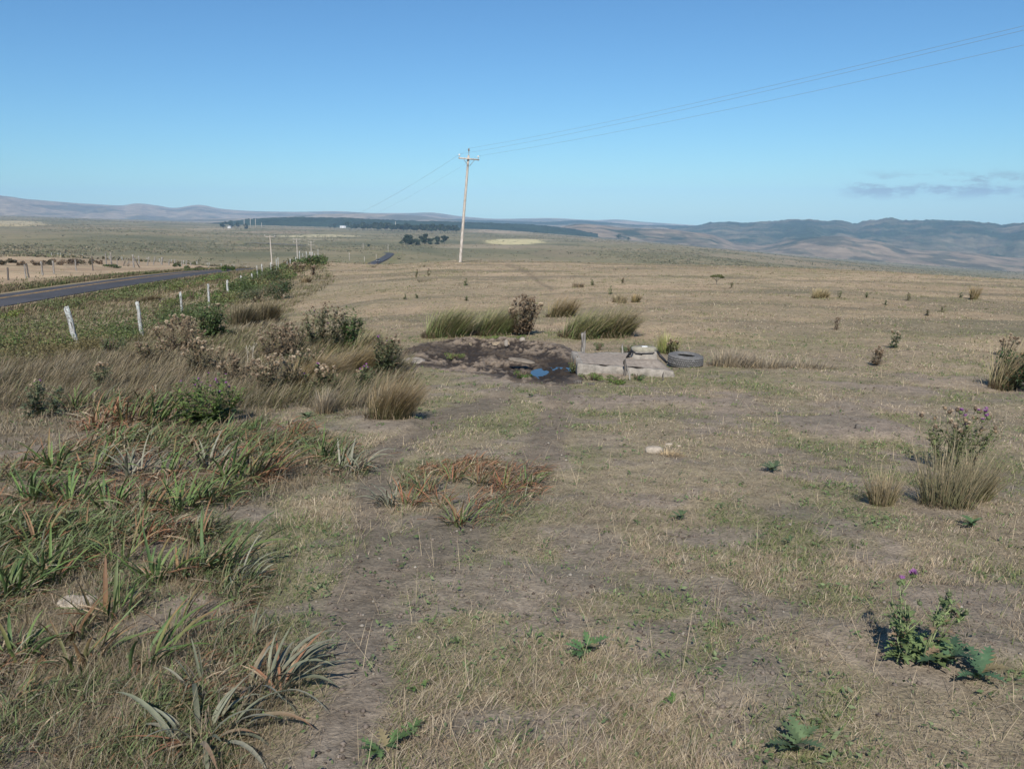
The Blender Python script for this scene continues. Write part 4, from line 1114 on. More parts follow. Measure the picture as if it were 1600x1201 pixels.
XX, YY = np.meshgrid(np.linspace(T - .04, Lx * 1.16, n), np.linspace(T * .75, Ly * 1.1, m_))
edge = smooth(Lx * 1.16, Lx * .86, XX) * smooth(Ly * 1.1, Ly * .9, YY)
HH = (Ht * (1.0 - 0.58 * XX / Lx) - 0.006 + 0.42 * Ht * XX / Lx * smooth(0, .5, YY) + 0.03 * (fbm(XX / .2, YY / .2, 9, 4) - .5)) * edge - (1 - edge) * 0.12
g = Geo(); i = np.arange(m_ - 1)[:, None] * n; k = np.arange(n - 1)[None]
g.add(np.stack([XX, YY, HH], -1).reshape(-1, 3), [np.stack([i + k, i + k + 1, i + n + k + 1, i + n + k], -1).reshape(-1, 4)], (.3, .25, .2))
g.build("earth_fill", M['dirt_fill'], trough, smooth_shade=True)

def on(px, py, h=0.0):
    p = P(px, py); return (p[0], p[1], p[2] + h)
s = s_t
post("short_post", "square grey wooden post standing at the trough's back left corner", "post", None, on(910, 562), 0.02 + 39 * s * 1.25, 4.3 * s, M['grey_wood'], (0.03, 0), 31, 0.4)
post("short_post", "thin grey stub post behind the trough near the lidded box", "post", None, on(972, 553), 13 * s * 1.3, 1.7 * s, M['grey_wood'], (0, 0), 32)
post("short_post", "mossy brown stake against the middle of the trough's front face", "post", None, on(976, 587), 24 * s, 2.2 * s, M['dark_wood'], (0, 0), 33)
post("short_post", "grey stick leaning left against the trough's front face", "post", None, on(984, 594), 20 * s, 1.4 * s, M['grey_wood'], (-0.22, 0), 34)
post("short_post", "tiny dark stake standing alone in the grass below the trough", "post", None, on(1035, 595), 10 * s, 0.9 * s, M['dark_wood'], (0.1, 0), 35)

# ---- the lidded concrete box
s = s_t
zb = TA[2] + Ht * 0.70
lb = tag(empty("lidded_box", (TA[0] + 113 * s, TA[1] + 0.82, zb), yaw_t), "squat concrete well box with a chipped angular lid beside the tyre", "well box")
bw, tw, bh = 45 * s / 2, 37 * s / 2, 14 * s
g = Geo()
v = np.array([(-bw, -bw * .8, -.25), (bw, -bw * .8, -.25), (bw, bw * .8, -.25), (-bw, bw * .8, -.25), (-tw, -tw * .8, bh), (tw, -tw * .8, bh), (tw, tw * .8, bh), (-tw, tw * .8, bh)])
g.add(v, np.array([(0, 1, 5, 4), (1, 2, 6, 5), (2, 3, 7, 6), (3, 0, 4, 7), (4, 5, 6, 7)]), (.4, .4, .4)); g.build("box_wall", M['concrete'], lb)
A = np.array([(-19, -6), (-8, -14), (12, -14), (20, -6), (18, 9), (6, 15), (-12, 14), (-20, 5)], float) * s
g = Geo(); n = len(A)
v = np.concatenate([np.column_stack([A, np.full(n, bh + .004)]), np.column_stack([A * 1.02, np.full(n, bh + 5 * s)]), np.column_stack([A * .93, np.full(n, bh + 6.5 * s)]), [[0, 0, bh + 7 * s]]])
k = np.arange(n); k2 = (k + 1) % n
g.add(v, [np.concatenate([np.stack([j * n + k, j * n + k2, (j + 1) * n + k2, (j + 1) * n + k], -1) for j in (0, 1)]), np.stack([2 * n + k, 2 * n + k2, np.full(n, 3 * n)], -1)], (.4, .4, .4)); lid = g.build("lid", M['lid_concrete'], lb)
g = Geo(); v, f = box(1 * s, -1 * s, bh + 7.2 * s, 9 * s, 7 * s, .012); g.add(v, f, (.8, .8, .8)); g.build("white_patch", M['white_paint'], lid)
# black plastic pipe round the box
zt = bh
pts = [(-30 * s, -8 * s, zt * .15), (-25 * s, -9 * s, zt * .7), (-22 * s, -10.5 * s, zt + 2 * s), (-15 * s, -15.5 * s, zt * .86), (-5 * s, -16 * s, zt * .75)]
g = Geo(); v, f = tube(pts, [1.7 * s, 2.2 * s, 2.4 * s, 1.5 * s, .8 * s], 8); g.add(v, f, (.02, .02, .02))
v, f = tube([(21 * s, -10 * s, zt * .95), (25 * s, -13 * s, zt * .55), (31 * s, -15 * s, zt * .1), (36 * s, -16 * s, -.04)], [1.6 * s, 2.3 * s, 2.3 * s, 1.8 * s], 8); g.add(v, f, (.02, .02, .02))
v, f = tube([(-21 * s, -11 * s, zt * .92), (-8 * s, -16.5 * s, zt * .88), (12 * s, -16.5 * s, zt * .9), (21 * s, -10 * s, zt * .95)], [.8 * s] * 4, 6); g.add(v, f, (.02, .02, .02))
o = g.build("black_pipe", M['black_plastic'], loc=lb.location, smooth_shade=True); o.rotation_euler = (0, 0, yaw_t)
tag(o, "black plastic pipe wrapped round the lidded concrete box", "pipe")

# ---- the old tyre
pt = P(1076, 574); s = mpp(pt); R = 27.5 * s; W = 19 * s
pt = pt + np.array([0, R * 0.95, 0.0]); pt[2] = gz(pt[0], pt[1])
tyre = tag(empty("old_tyre", (pt[0], pt[1], pt[2] + W * .46)), "worn grey truck tyre lying flat beside the concrete box", "tyre")
tyre.rotation_euler = (0.05, 0.06, 0)
prof = [(0.50, -.36), (0.55, -.44), (0.70, -.50), (0.86, -.48), (0.95, -.40), (0.985, -.30), (1.0, -.15), (1.0, .15), (0.985, .30), (0.95, .40), (0.86, .48), (0.70, .50), (0.55, .45), (0.50, .37), (0.56, .28), (0.80, .26), (0.86, 0), (0.80, -.26), (0.56, -.28)]
def lathe(prof, seg, R, W):
    A = np.arange(seg) * 2 * math.pi / seg; pr_ = np.array(prof)
    v = np.stack([np.cos(A)[:, None] * pr_[None, :, 0] * R, np.sin(A)[:, None] * pr_[None, :, 0] * R, np.ones((seg, 1)) * pr_[None, :, 1] * W], -1)
    m = len(prof); i = np.arange(seg)[:, None]; j = np.arange(m)[None]
    q = np.stack([i * m + j, ((i + 1) % seg) * m + j, ((i + 1) % seg) * m + (j + 1) % m, i * m + (j + 1) % m], -1).reshape(-1, 4)
    return v.reshape(-1, 3), q
g = Geo(); v, q = lathe(prof, 72, R, W); g.add(v, [q], (.1, .1, .1)); g.build("carcass", M['rubber'], tyre, smooth_shade=True)
g = Geo()
for row, (zz, hh) in enumerate([(-.33, .14), (-.17, .155), (0, .155), (.17, .155), (.33, .14)]):
    for k in range(52):
        if (k * 7 + row * 3) % 23 == 0: continue
        a = (k + 0.5 * (row % 2)) * 2 * math.pi / 52
        rr = R * (1.005 if abs(zz) < .3 else .98)
        v, f = box(0, 0, 0, R * .035, R * .095, W * hh); ca, sa = math.cos(a), math.sin(a)
        v = np.column_stack([rr * ca + v[:, 0] * ca - v[:, 1] * sa, rr * sa + v[:, 0] * sa + v[:, 1] * ca, zz * W + v[:, 2] + v[:, 1] * .15]); g.add(v, f, (.1, .1, .1))
g.build("tread", M['rubber'], tyre)
for rr in (0.80, 0.62):
    g = Geo(); A = np.linspace(0, 2 * math.pi, 73); v, f = tube(np.column_stack([np.cos(A) * R * rr, np.sin(A) * R * rr, np.full(73, W * (.497 if rr > .7 else .478))]), W * .028, 6, cap=False); g.add(v, f, (.1, .1, .1)); g.build("sidewall_ring", M['rubber'], tyre, smooth_shade=True)

# ---- small things lying on the grass
slab_rock("pale yellowish lump of stone beside a straw clump in the field", 1021, 706, 27, 12, 11, M['bone'], name="pale_stone", depth=.8)
slab_rock("small white chip of stone behind the yellowish lump", 1045, 695, 12, 4, 12, M['bone'], name="pale_stone")
slab_rock("tiny white flake right of the straw clump", 1061, 698, 6, 4, 13, M['bone'], name="pale_stone")
slab_rock("whitish sand-coloured stone lying among the strap leaves at left", 120, 942, 62, 10, 14, M['bone'], name="pale_stone", depth=.7)
slab_rock("small dark reddish clod beside a dry twig in the right field", 1340, 669, 9, 9, 15, M['dark_wood'], name="dark_clod")
# ================================================================== plants that stand apart
WIND = RAD(80)                         # the wind has combed everything towards the right

def scale_at(p): return mpp(p)

def rush_tussock(label, px, py, wp, hp, seed, cb=(0.10, 0.12, 0.045), ct=(0.30, 0.22, 0.11), n=650, lean=0.35, spread=0.45, depth=0.7, name="rush_tussock", group="rush tussocks", bend=0.55, thick=1.0, cat="tussock"):
    """a clump of fine rush stems, wp wide and hp high in photograph pixels, leaning with the wind"""
    p = P(px, py); s = mpp(p); w, h = wp * s, hp * s
    rng = np.random.default_rng(seed)
    r = np.sqrt(rng.random(n)); a = rng.uniform(0, 2 * math.pi, n)
    ox, oy = r * np.cos(a) * w * 0.33, r * np.sin(a) * w * 0.33 * depth
    px_, py_ = p[0] + ox, p[1] + oy
    pos = np.column_stack([px_, py_, ground(px_, py_) - 0.02])
    # outward splay plus wind
    vx = np.sin(WIND) * lean + ox / (w * .33) * spread + rng.normal(0, .17, n)
    vy = np.cos(WIND) * lean + oy / (w * .33 * depth) * spread + rng.normal(0, .17, n)
    az = np.arctan2(vx, vy); t0 = np.clip(np.hypot(vx, vy), 0, 1.3) * 0.62
    t1 = t0 + bend * (0.5 + rng.random(n)) * (0.5 + lean)
    L = h * (1.12 - 0.30 * r) * (0.45 + 0.72 * rng.random(n)) * 1.10
    W = np.full(n, max(0.0035, 0.00075 * np.hypot(p[0], p[1])) * thick)
    k = (0.85 + 0.75 * rng.random(n))[:, None]
    cb, ct = np.array(cb) * 1.25, np.array(ct) * 1.15
    dry = (rng.random(n) < 0.25)[:, None]
    cb_ = np.where(dry, np.array((0.26, 0.20, 0.12)), np.array(cb)) * k
    ct_ = np.where(dry, np.array((0.34, 0.275, 0.18)), np.array(ct)) * k
    g = Geo(); blades(g, pos, az, L, W, t0, t1, cb_, ct_, 4, rng.uniform(-.7, .7, n))
    # dead thatch round the foot
    m = n // 4
    a = rng.uniform(0, 2 * math.pi, m); rr = rng.uniform(.2, .42, m) * w
    bx, by = p[0] + rr * np.cos(a), p[1] + rr * np.sin(a) * depth
    blades(g, np.column_stack([bx, by, ground(bx, by) - .01]), a + rng.normal(0, .6, m), h * rng.uniform(.2, .45, m), np.full(m, W[0]), rng.uniform(.2, .8, m), rng.uniform(.9, 1.6, m),
           np.tile((0.20, 0.155, 0.10), (m, 1)) * (0.7 + .6 * rng.random(m))[:, None], np.tile((0.34, 0.27, 0.17), (m, 1)), 3)
    return tag(g.build(name, M['rush'], origin=p), label, cat, group)

GRN = dict(cb=(0.085, 0.128, 0.042), ct=(0.205, 0.190, 0.085))
OLV = dict(cb=(0.10, 0.105, 0.045), ct=(0.26, 0.18, 0.09))
DRY = dict(cb=(0.16, 0.13, 0.075), ct=(0.34, 0.26, 0.16))
GRY = dict(cb=(0.12, 0.105, 0.075), ct=(0.235, 0.195, 0.145))
RUSH = [
    ("round green rush tussock behind the mud, leftmost of the three there", 697, 525, 100, 54, 1400, GRN, .55),
    ("green rush tussock behind the mud, just left of the dry brown thistle", 768, 523, 90, 50, 1300, GRN, .6),
    ("small brown-green rush tussock behind the big pair, right of the dry thistle", 876, 495, 60, 36, 500, OLV, .45),
    ("broad green rush tussock behind the trough, left one of the touching pair", 908, 528, 88, 50, 1300, GRN, .6),
    ("dark green rush tussock behind the trough, right one of the touching pair", 955, 526, 84, 56, 1200, dict(cb=(0.085, 0.11, 0.042), ct=(0.20, 0.165, 0.08)), .62),
    ("light green rush clump sprouting behind the lidded box", 1043, 552, 40, 34, 360, dict(cb=(0.12, 0.17, 0.05), ct=(0.30, 0.28, 0.11)), .15),
    ("dense brown rush tussock by the path, leaning right over its own shade", 608, 652, 96, 68, 1300, dict(cb=(0.075, 0.085, 0.038), ct=(0.25, 0.17, 0.09)), .45),
    ("small dry spray of rush left of the brown tussock by the path", 508, 645, 40, 42, 260, GRY, .2),
    ("dark rush tussock beside the green shrub, left one of two on the bank", 376, 511, 54, 40, 900, dict(cb=(0.045, 0.045, 0.025), ct=(0.15, 0.125, 0.07)), .35),
    ("dark rush tussock right of its twin on the bank above the dry hollow", 413, 504, 52, 38, 900, dict(cb=(0.045, 0.045, 0.025), ct=(0.16, 0.13, 0.07)), .35),
    ("big windswept brown rush tussock spilling right beside the mud", 556, 585, 120, 72, 1300, OLV, .85),
    ("windswept brown rush tussock left of the big one by the mud", 490, 592, 90, 56, 800, OLV, .8),
    ("pale green rush tussock behind the windswept brown one", 570, 545, 56, 36, 420, dict(cb=(0.13, 0.13, 0.07), ct=(0.27, 0.24, 0.13)), .6),
    ("brown rush strand between the dry thistles in the left thicket", 462, 612, 40, 50, 380, OLV, .3),
    ("tall straw-coloured rush tussock at right, under the purple thistle", 1478, 788, 122, 106, 430, dict(cb=(0.095, 0.10, 0.048), ct=(0.225, 0.185, 0.115)), .12),
    ("right wing of the tall rush at right, leaning over to the edge", 1522, 780, 60, 82, 420, dict(cb=(0.095, 0.10, 0.045), ct=(0.22, 0.175, 0.105)), .25),
    ("small rush tuft left of the tall one under the purple thistle", 1378, 788, 52, 62, 420, dict(cb=(0.11, 0.11, 0.05), ct=(0.30, 0.23, 0.15)), .05),
    ("short dry rush clump alone in the upper right field", 1281, 466, 36, 18, 360, dict(cb=(0.15, 0.13, 0.06), ct=(0.34, 0.27, 0.15)), .4),
    ("broken row of grey rush in mid-field, its left half", 968, 473, 30, 15, 240, dict(cb=(0.13, 0.125, 0.07), ct=(0.25, 0.20, 0.12)), .1),
    ("grey-green rush tuft in mid-field, right end of a broken row", 993, 472, 16, 15, 180, OLV, .3),
    ("wide low grey rush patch in the field behind the pair", 903, 449, 26, 9, 260, dict(cb=(0.13, 0.12, 0.08), ct=(0.25, 0.19, 0.13)), .2),
    ("dry straw rush curving over the dark shrub at the right edge", 1566, 606, 60, 76, 650, dict(cb=(0.11, 0.11, 0.05), ct=(0.28, 0.22, 0.13)), .5),
    ("narrow dark rush tuft standing in the far right field", 1521, 468, 14, 22, 200, OLV, .2),
    ("grey grass mound right of the tyre, left part", 1145, 572, 96, 32, 420, GRY, .3),
    ("grey grass mound right of the tyre, middle part", 1206, 574, 110, 24, 300, GRY, .35),
    ("grey grass mound right of the tyre, low right end", 1272, 573, 100, 17, 220, GRY, .35),
    ("dark little rush tuft on the bank crest below the far pole", 478, 442, 20, 12, 220, dict(cb=(0.07, 0.065, 0.035), ct=(0.24, 0.18, 0.10)), .3),
    ("bushy dark rush on the roadside bank left of the second post", 232, 472, 50, 20, 420, dict(cb=(0.075, 0.065, 0.03), ct=(0.23, 0.18, 0.09)), .9),
]
for i, (lab, px, py, wp, hp, n, c, ln_) in enumerate(RUSH):
    rush_tussock(lab, px, py, wp, hp, 700 + i, n=n, lean=ln_, spread=0.22 if ln_ > .4 else 0.42, **c)

# ---------------------------------------------------------------- thistles and leafy weeds
def spiny_leaves(g, rng, base, az, L, W, droop, cols, lobes=5):
    """jagged leaves: a strip whose edges zig-zag"""
    n = len(base); m = 2 * lobes
    s = np.linspace(0, 1, m + 1)
    th = (0.9 - 0.3 * rng.random(n))[:, None] + droop[:, None] * s[None]
    ds = (L / m)[:, None]
    h = np.cumsum(np.concatenate([np.zeros((n, 1)), np.sin(th[:, 1:]) * ds], 1), 1); z = np.cumsum(np.concatenate([np.zeros((n, 1)), np.cos(th[:, 1:]) * ds], 1), 1)
    dx, dy = np.sin(az)[:, None], np.cos(az)[:, None]
    c0 = np.stack([base[:, 0:1] + h * dx, base[:, 1:2] + h * dy, base[:, 2:3] + z], -1)
    side = np.stack([np.cos(az), -np.sin(az), np.zeros(n)], -1)[:, None]
    zig = np.where(np.arange(m + 1) % 2 == 1, 1.0, 0.28) * (np.sin(np.clip(s * 1.08, 0, 1) * math.pi) ** 0.6 * 0.9 + 0.1)
    zig[-1] = 0.02
    w = (W[:, None] * zig[None])[..., None] / 2
    rl = np.array([0, 0, 1.0]) * w * 0.35
    fw = np.stack([dx[:, 0], dy[:, 0], np.zeros(n)], -1)[:, None] * (ds[..., None] * np.where(np.arange(m + 1) % 2 == 1, 0.6, 0.0)[None, :, None])
    v = np.stack([c0 - side * w + rl + fw, c0, c0 + side * w + rl + fw], 2)
    k = 3 * (m + 1); b = (np.arange(n) * k)[:, None]; fs = []
    for j in range(m):
        for q in (0, 1): fs.append(b + np.array([3 * j + q, 3 * j + q + 1, 3 * j + q + 4, 3 * j + q + 3]))
    g.add(v.reshape(-1, 3), [np.concatenate(fs)], np.repeat(cols, k, axis=0))

def head_mesh(kind, seed):
    """a thistle flower head of unit height: a spiny bulb and a tuft"""
    rng = np.random.default_rng(seed); g = Geo()
    bulb = {'purple': (0.13, 0.16, 0.07), 'dry': (0.27, 0.20, 0.13), 'brown': (0.17, 0.125, 0.085), 'bud': (0.12, 0.15, 0.075)}[kind]
    tuft = {'purple': (0.31, 0.13, 0.31), 'dry': (0.50, 0.41, 0.295), 'brown': (0.36, 0.28, 0.20), 'bud': (0.20, 0.20, 0.12)}[kind]
    v, f = tube([(0, 0, 0), (0, 0, .10), (0, 0, .28), (0, 0, .46), (0, 0, .54)], [.06, .22, .30, .22, .15], 9); g.add(v, f, bulb)
    n = 34; a = rng.uniform(0, 6.283, n)
    pos = np.column_stack([.24 * np.cos(a), .24 * np.sin(a), rng.uniform(.08, .42, n)]); az = np.arctan2(np.cos(a), np.sin(a))
    blades(g, pos, az, rng.uniform(.12, .22, n), np.full(n, .05), rng.uniform(.7, 1.3, n), rng.uniform(.9, 1.6, n), np.tile(bulb, (n, 1)), np.tile(np.array(bulb) * 1.5, (n, 1)), 1)
    n = 60 if kind in ('purple', 'dry') else 26; a = rng.uniform(0, 6.283, n); r = .14 * np.sqrt(rng.random(n))
    pos = np.column_stack([r * np.cos(a), r * np.sin(a), np.full(n, .48)]); az = np.arctan2(np.cos(a), np.sin(a))
    t = r / .14 * (.55 if kind == 'purple' else .95)
    blades(g, pos, az, rng.uniform(.38, .52, n), np.full(n, .075), t, t + .35, np.tile(tuft, (n, 1)) * (.75 + .5 * rng.random(n))[:, None], np.tile(np.array(tuft) * 1.15, (n, 1)), 2, None, .4)
    ob = g.build("flower_head", M['head']); me = ob.data
    bpy.data.objects.remove(ob)
    return me
HEADS = {k: [head_mesh(k, 20 + i) for i in range(2)] for k in ('purple', 'dry', 'brown', 'bud')}

def thistle(label, px, py, wp, hp, seed, leaf=(0.11, 0.15, 0.07), heads=(('dry', 12),), stems=9, leafn=260, stem_col=(0.17, 0.17, 0.09), head_px=7.0, leaf_px=9.0, name="thistle", group="thistles in the field", skirt=0, low=0.05, brown=0.12, cat="thistle", splay=1.0, depth=.8):
    """branching stems with jagged leaves and separate flower heads; sizes are photograph pixels"""
    p = P(px, py); s = mpp(p); w, h = wp * s, hp * s
    if px < 640 and hp > 30: w, h, leafn, stems = w * 1.3, h * 1.1, int(leafn * 1.5), int(stems * 1.3)
    rng = np.random.default_rng(seed)
    root = tag(empty(name, p), label, cat, group)
    g = Geo(); tips = []; nodes = []
    sr = max(0.004, 0.45 * s)
    for k in range(stems):
        a = rng.uniform(0, 6.283); rr = math.sqrt(rng.random())
        bx, by = rr * w * .22 * math.cos(a), rr * w * .22 * math.sin(a) * depth
        tx, ty = bx + rr * w * .26 * math.cos(a) * splay + 0.05 * h, by + rr * w * .26 * math.sin(a) * depth * splay
        hh = h * (1 - .30 * rr * rr) * rng.uniform(.74, 1.0)
        t = np.linspace(0, 1, 6)[:, None]
        pts = np.array([bx, by, -.03]) * (1 - t) + np.array([tx, ty, hh]) * t + np.column_stack([rng.normal(0, .012, 6), rng.normal(0, .012, 6), np.zeros(6)]) * h
        pts[:, 0] += 0.03 * h * t[:, 0] ** 2
        v, f = tube(pts, np.linspace(sr, sr * .5, 6), 5); g.add(v, f, np.array(stem_col) * rng.uniform(.7, 1.3))
        tips.append(pts[-1])
        for q in np.linspace(.08, .98, 14): nodes.append((pts[0] * (1 - q) + pts[-1] * q, q))
        for b in range(rng.integers(2, 5)):
            q = rng.uniform(.5, .9); p0 = pts[0] * (1 - q) + pts[-1] * q; a2 = rng.uniform(0, 6.283); l = h * rng.uniform(.14, .30)
            p1 = p0 + np.array([math.cos(a2) * l * .6, math.sin(a2) * l * .6, l * .75])
            p1[2] = min(p1[2], h * rng.uniform(.9, 1.02))
            v, f = tube([p0, (p0 + p1) / 2 + np.array([0, 0, -.02 * h]), p1], [sr * .6, sr * .5, sr * .4], 4); g.add(v, f, np.array(stem_col) * rng.uniform(.7, 1.3))
            tips.append(p1); nodes.append(((p0 + p1) / 2, q))
    g.build("stems", M['stem'], root)
    g = Geo(); nd_ = [nodes[i] for i in rng.integers(0, len(nodes), leafn)]
    base = np.array([q[0] for q in nd_]) + rng.normal(0, .012 * h, (leafn, 3)); lev = np.array([q[1] for q in nd_])
    L = leaf_px * s * (1.35 - .8 * lev) * rng.uniform(.6, 1.3, leafn)
    k = (.65 + .7 * rng.random(leafn))[:, None]
    cols = np.where((rng.random(leafn) < brown)[:, None], np.array((0.20, 0.145, 0.09)), np.array(leaf)) * k
    base[:, 2] = np.maximum(base[:, 2], low * h)
    spiny_leaves(g, rng, base, rng.uniform(0, 6.283, leafn), L, L * rng.uniform(.4, .62, leafn), rng.uniform(.5, 1.5, leafn), cols, 4 if s > .006 else 5)
    if skirt:
        a = rng.uniform(0, 6.283, skirt); Ls = w * rng.uniform(.3, .55, skirt)
        base = np.column_stack([.05 * w * np.cos(a), .05 * w * np.sin(a), np.full(skirt, .02 * h)])
        spiny_leaves(g, rng, base, np.arctan2(np.cos(a), np.sin(a)), Ls, Ls * .38, rng.uniform(.8, 1.4, skirt), np.array(leaf) * (.7 + .7 * rng.random(skirt))[:, None], 6)
    g.build("leaves", M['thistle'], root)
    rng.shuffle(tips); ti = 0
    tips = sorted(tips[:], key=lambda q: -q[2] + rng.uniform(0, .5) * h)
    for kind, cnt in heads:
        for k in range(cnt):
            if ti >= len(tips): break
            o = bpy.data.objects.new("flower_head", HEADS[kind][k % 2]); COL.objects.link(o); o.parent = root
            sc = head_px * s * rng.uniform(.7, 1.2) * (.84 if px < 640 and hp > 30 else 1); o.scale = (sc, sc, sc); o.location = tips[ti]
            o.rotation_euler = (rng.normal(0, .35), rng.normal(.15, .35), rng.uniform(0, 6)); ti += 1
    return root
BR, GR, GG = (0.15, 0.115, 0.075), (0.105, 0.135, 0.065), (0.075, 0.135, 0.045)
T_ = thistle
T_("tall dry brown thistle thicket behind the mud, right of the green rushes", 817, 523, 56, 64, 801, BR, (('brown', 40), ('dry', 22)), 26, 700, (0.16, 0.12, 0.08), 6.5, 9, brown=.6)
T_("big grey-green thistle bush with dry heads above the left thicket", 506, 542, 62, 64, 802, (0.125, 0.14, 0.075), (('brown', 26), ('dry', 16), ('purple', 4)), 20, 560, head_px=6, brown=.3)
T_("fresh green thistle bush beside the big dry-headed one", 549, 542, 30, 56, 803, (0.105, 0.17, 0.06), (('bud', 6),), 12, 460, head_px=5, leaf_px=9)
T_("bright green leafy thistle on the bank below the fourth post", 333, 527, 50, 52, 804, (0.10, 0.15, 0.055), (('dry', 8), ('bud', 8)), 16, 620, head_px=5, leaf_px=10)
T_("dry brown thistle with pale stalks left of the bright green one", 281, 552, 64, 54, 805, (0.19, 0.145, 0.095), (('dry', 34), ('brown', 16)), 20, 360, (0.24, 0.19, 0.12), 7.5, 9, brown=.5)
T_("dry-headed thistle below the brown one at the left thicket's edge", 320, 583, 60, 48, 806, (0.15, 0.14, 0.085), (('dry', 36), ('brown', 8)), 18, 420, (0.20, 0.17, 0.10), 7.5, 9, brown=.4)
T_("brown dry thistle cluster between the two big thistle bushes", 432, 560, 84, 50, 807, (0.17, 0.135, 0.085), (('brown', 40), ('dry', 20)), 22, 420, (0.19, 0.15, 0.10), 6.5, 9, brown=.5)
T_("tall brown thistle with cream heads at the front of the left thicket", 424, 620, 74, 60, 808, (0.12, 0.115, 0.06), (('dry', 40), ('brown', 12)), 20, 520, (0.17, 0.14, 0.09), 8.0, 10, brown=.45)
T_("low thistle with many cream heads right of the tall brown one", 500, 616, 46, 44, 809, (0.12, 0.13, 0.06), (('dry', 30), ('purple', 2)), 14, 380, (0.17, 0.15, 0.09), 8.0, 9, brown=.3)
T_("dark thistle with a few purple flowers at the mud's left edge", 602, 585, 46, 60, 810, (0.085, 0.105, 0.05), (('purple', 4), ('brown', 12), ('dry', 4)), 14, 500, head_px=6.5, brown=.2)
T_("small thistle with three purple flowers before the big windswept tussock", 570, 608, 40, 34, 811, (0.11, 0.14, 0.06), (('purple', 4), ('dry', 4)), 9, 200, head_px=8)
T_("yellow-green thistle with many small purple flowers above the strap leaves", 322, 662, 86, 74, 812, (0.12, 0.175, 0.05), (('purple', 14), ('dry', 3), ('bud', 6)), 18, 620, (0.15, 0.18, 0.07), 8.0, 13, skirt=16, splay=1.3)
T_("brown dry thistle filling the gap left of the cream-headed ones", 372, 600, 56, 44, 860, (0.15, 0.125, 0.075), (('brown', 22), ('dry', 14)), 14, 320, (0.18, 0.15, 0.10), 7, 9, brown=.5)
T_("grey-green thistle low in the thicket below the brown cluster", 470, 585, 60, 40, 861, (0.12, 0.135, 0.07), (('dry', 14), ('brown', 8)), 12, 320, head_px=7, brown=.3)
T_("dull green thistle right of the pale forked stalk", 455, 548, 50, 44, 862, (0.11, 0.13, 0.06), (('brown', 16), ('dry', 6)), 12, 360, head_px=6, brown=.3)
T_("short brown thistle in the grass left of the dry pale-stalked one", 236, 566, 44, 34, 863, (0.15, 0.125, 0.075), (('brown', 14), ('dry', 10)), 10, 220, head_px=7, brown=.5)
T_("slim grey-green thistle with one purple flower near the left edge", 62, 652, 54, 56, 813, (0.11, 0.14, 0.08), (('purple', 4), ('dry', 4), ('bud', 4)), 9, 220, head_px=8, leaf_px=12)
T_("thistle with two cream heads standing in the grey grass at left", 158, 612, 40, 42, 814, (0.13, 0.15, 0.08), (('dry', 7), ('purple', 1)), 8, 160, head_px=9, leaf_px=11)
T_("bare white forked stalk standing among the dry thistles", 391, 570, 14, 44, 815, (0.4, 0.36, 0.28), (('bud', 1),), 3, 6, (0.52, 0.47, 0.38), 3, 5, group=None)
T_("tall open thistle with purple flowers rising behind the straw rush at right", 1490, 735, 96, 108, 816, (0.12, 0.15, 0.06), (('purple', 9), ('dry', 9), ('brown', 14)), 24, 760, (0.17, 0.17, 0.09), 10.0, 12, brown=.15, splay=1.4)
T_("nearest thistle at lower right with pale green stems and two pink flowers", 1424, 1032, 118, 140, 817, (0.14, 0.19, 0.075), (('purple', 2), ('bud', 8)), 9, 170, (0.20, 0.23, 0.11), 16.0, 24, skirt=14, splay=1.2)
T_("dry thistle clump with pale heads in the right field", 1366, 571, 24, 30, 818, BR, (('brown', 12), ('dry', 5)), 9, 150, (0.15, 0.12, 0.08), 6, 7, brown=.5)
T_("slender green thistle in the right field above the dry clump", 1396, 544, 20, 30, 819, GR, (('dry', 4), ('bud', 3)), 5, 90, head_px=5, leaf_px=7)
T_("thin dead brown stalk standing alone in the right field", 1306, 515, 12, 22, 820, BR, (('brown', 5),), 4, 40, (0.14, 0.10, 0.07), 4, 5, brown=.7)
T_("dark spindly thistle leaning near the right edge of the field", 1572, 556, 30, 34, 821, (0.10, 0.10, 0.06), (('brown', 14), ('dry', 3)), 8, 160, (0.13, 0.11, 0.08), 6, 7, brown=.4)
T_("thistle sprouting beside the light green rush behind the box", 1051, 554, 22, 24, 822, (0.13, 0.13, 0.06), (('dry', 7), ('brown', 5)), 7, 110, head_px=6, leaf_px=7)
T_("brown thistle patch on the bank's crest below the far poles", 462, 425, 30, 14, 823, (0.15, 0.125, 0.08), (('brown', 20), ('dry', 14)), 14, 180, (0.17, 0.14, 0.10), 4, 5, brown=.5, depth=2)
T_("small dry thistle right of the bank-crest patch", 490, 431, 14, 16, 824, (0.15, 0.125, 0.08), (('brown', 8), ('dry', 6)), 6, 80, (0.17, 0.14, 0.10), 4, 5, brown=.5)
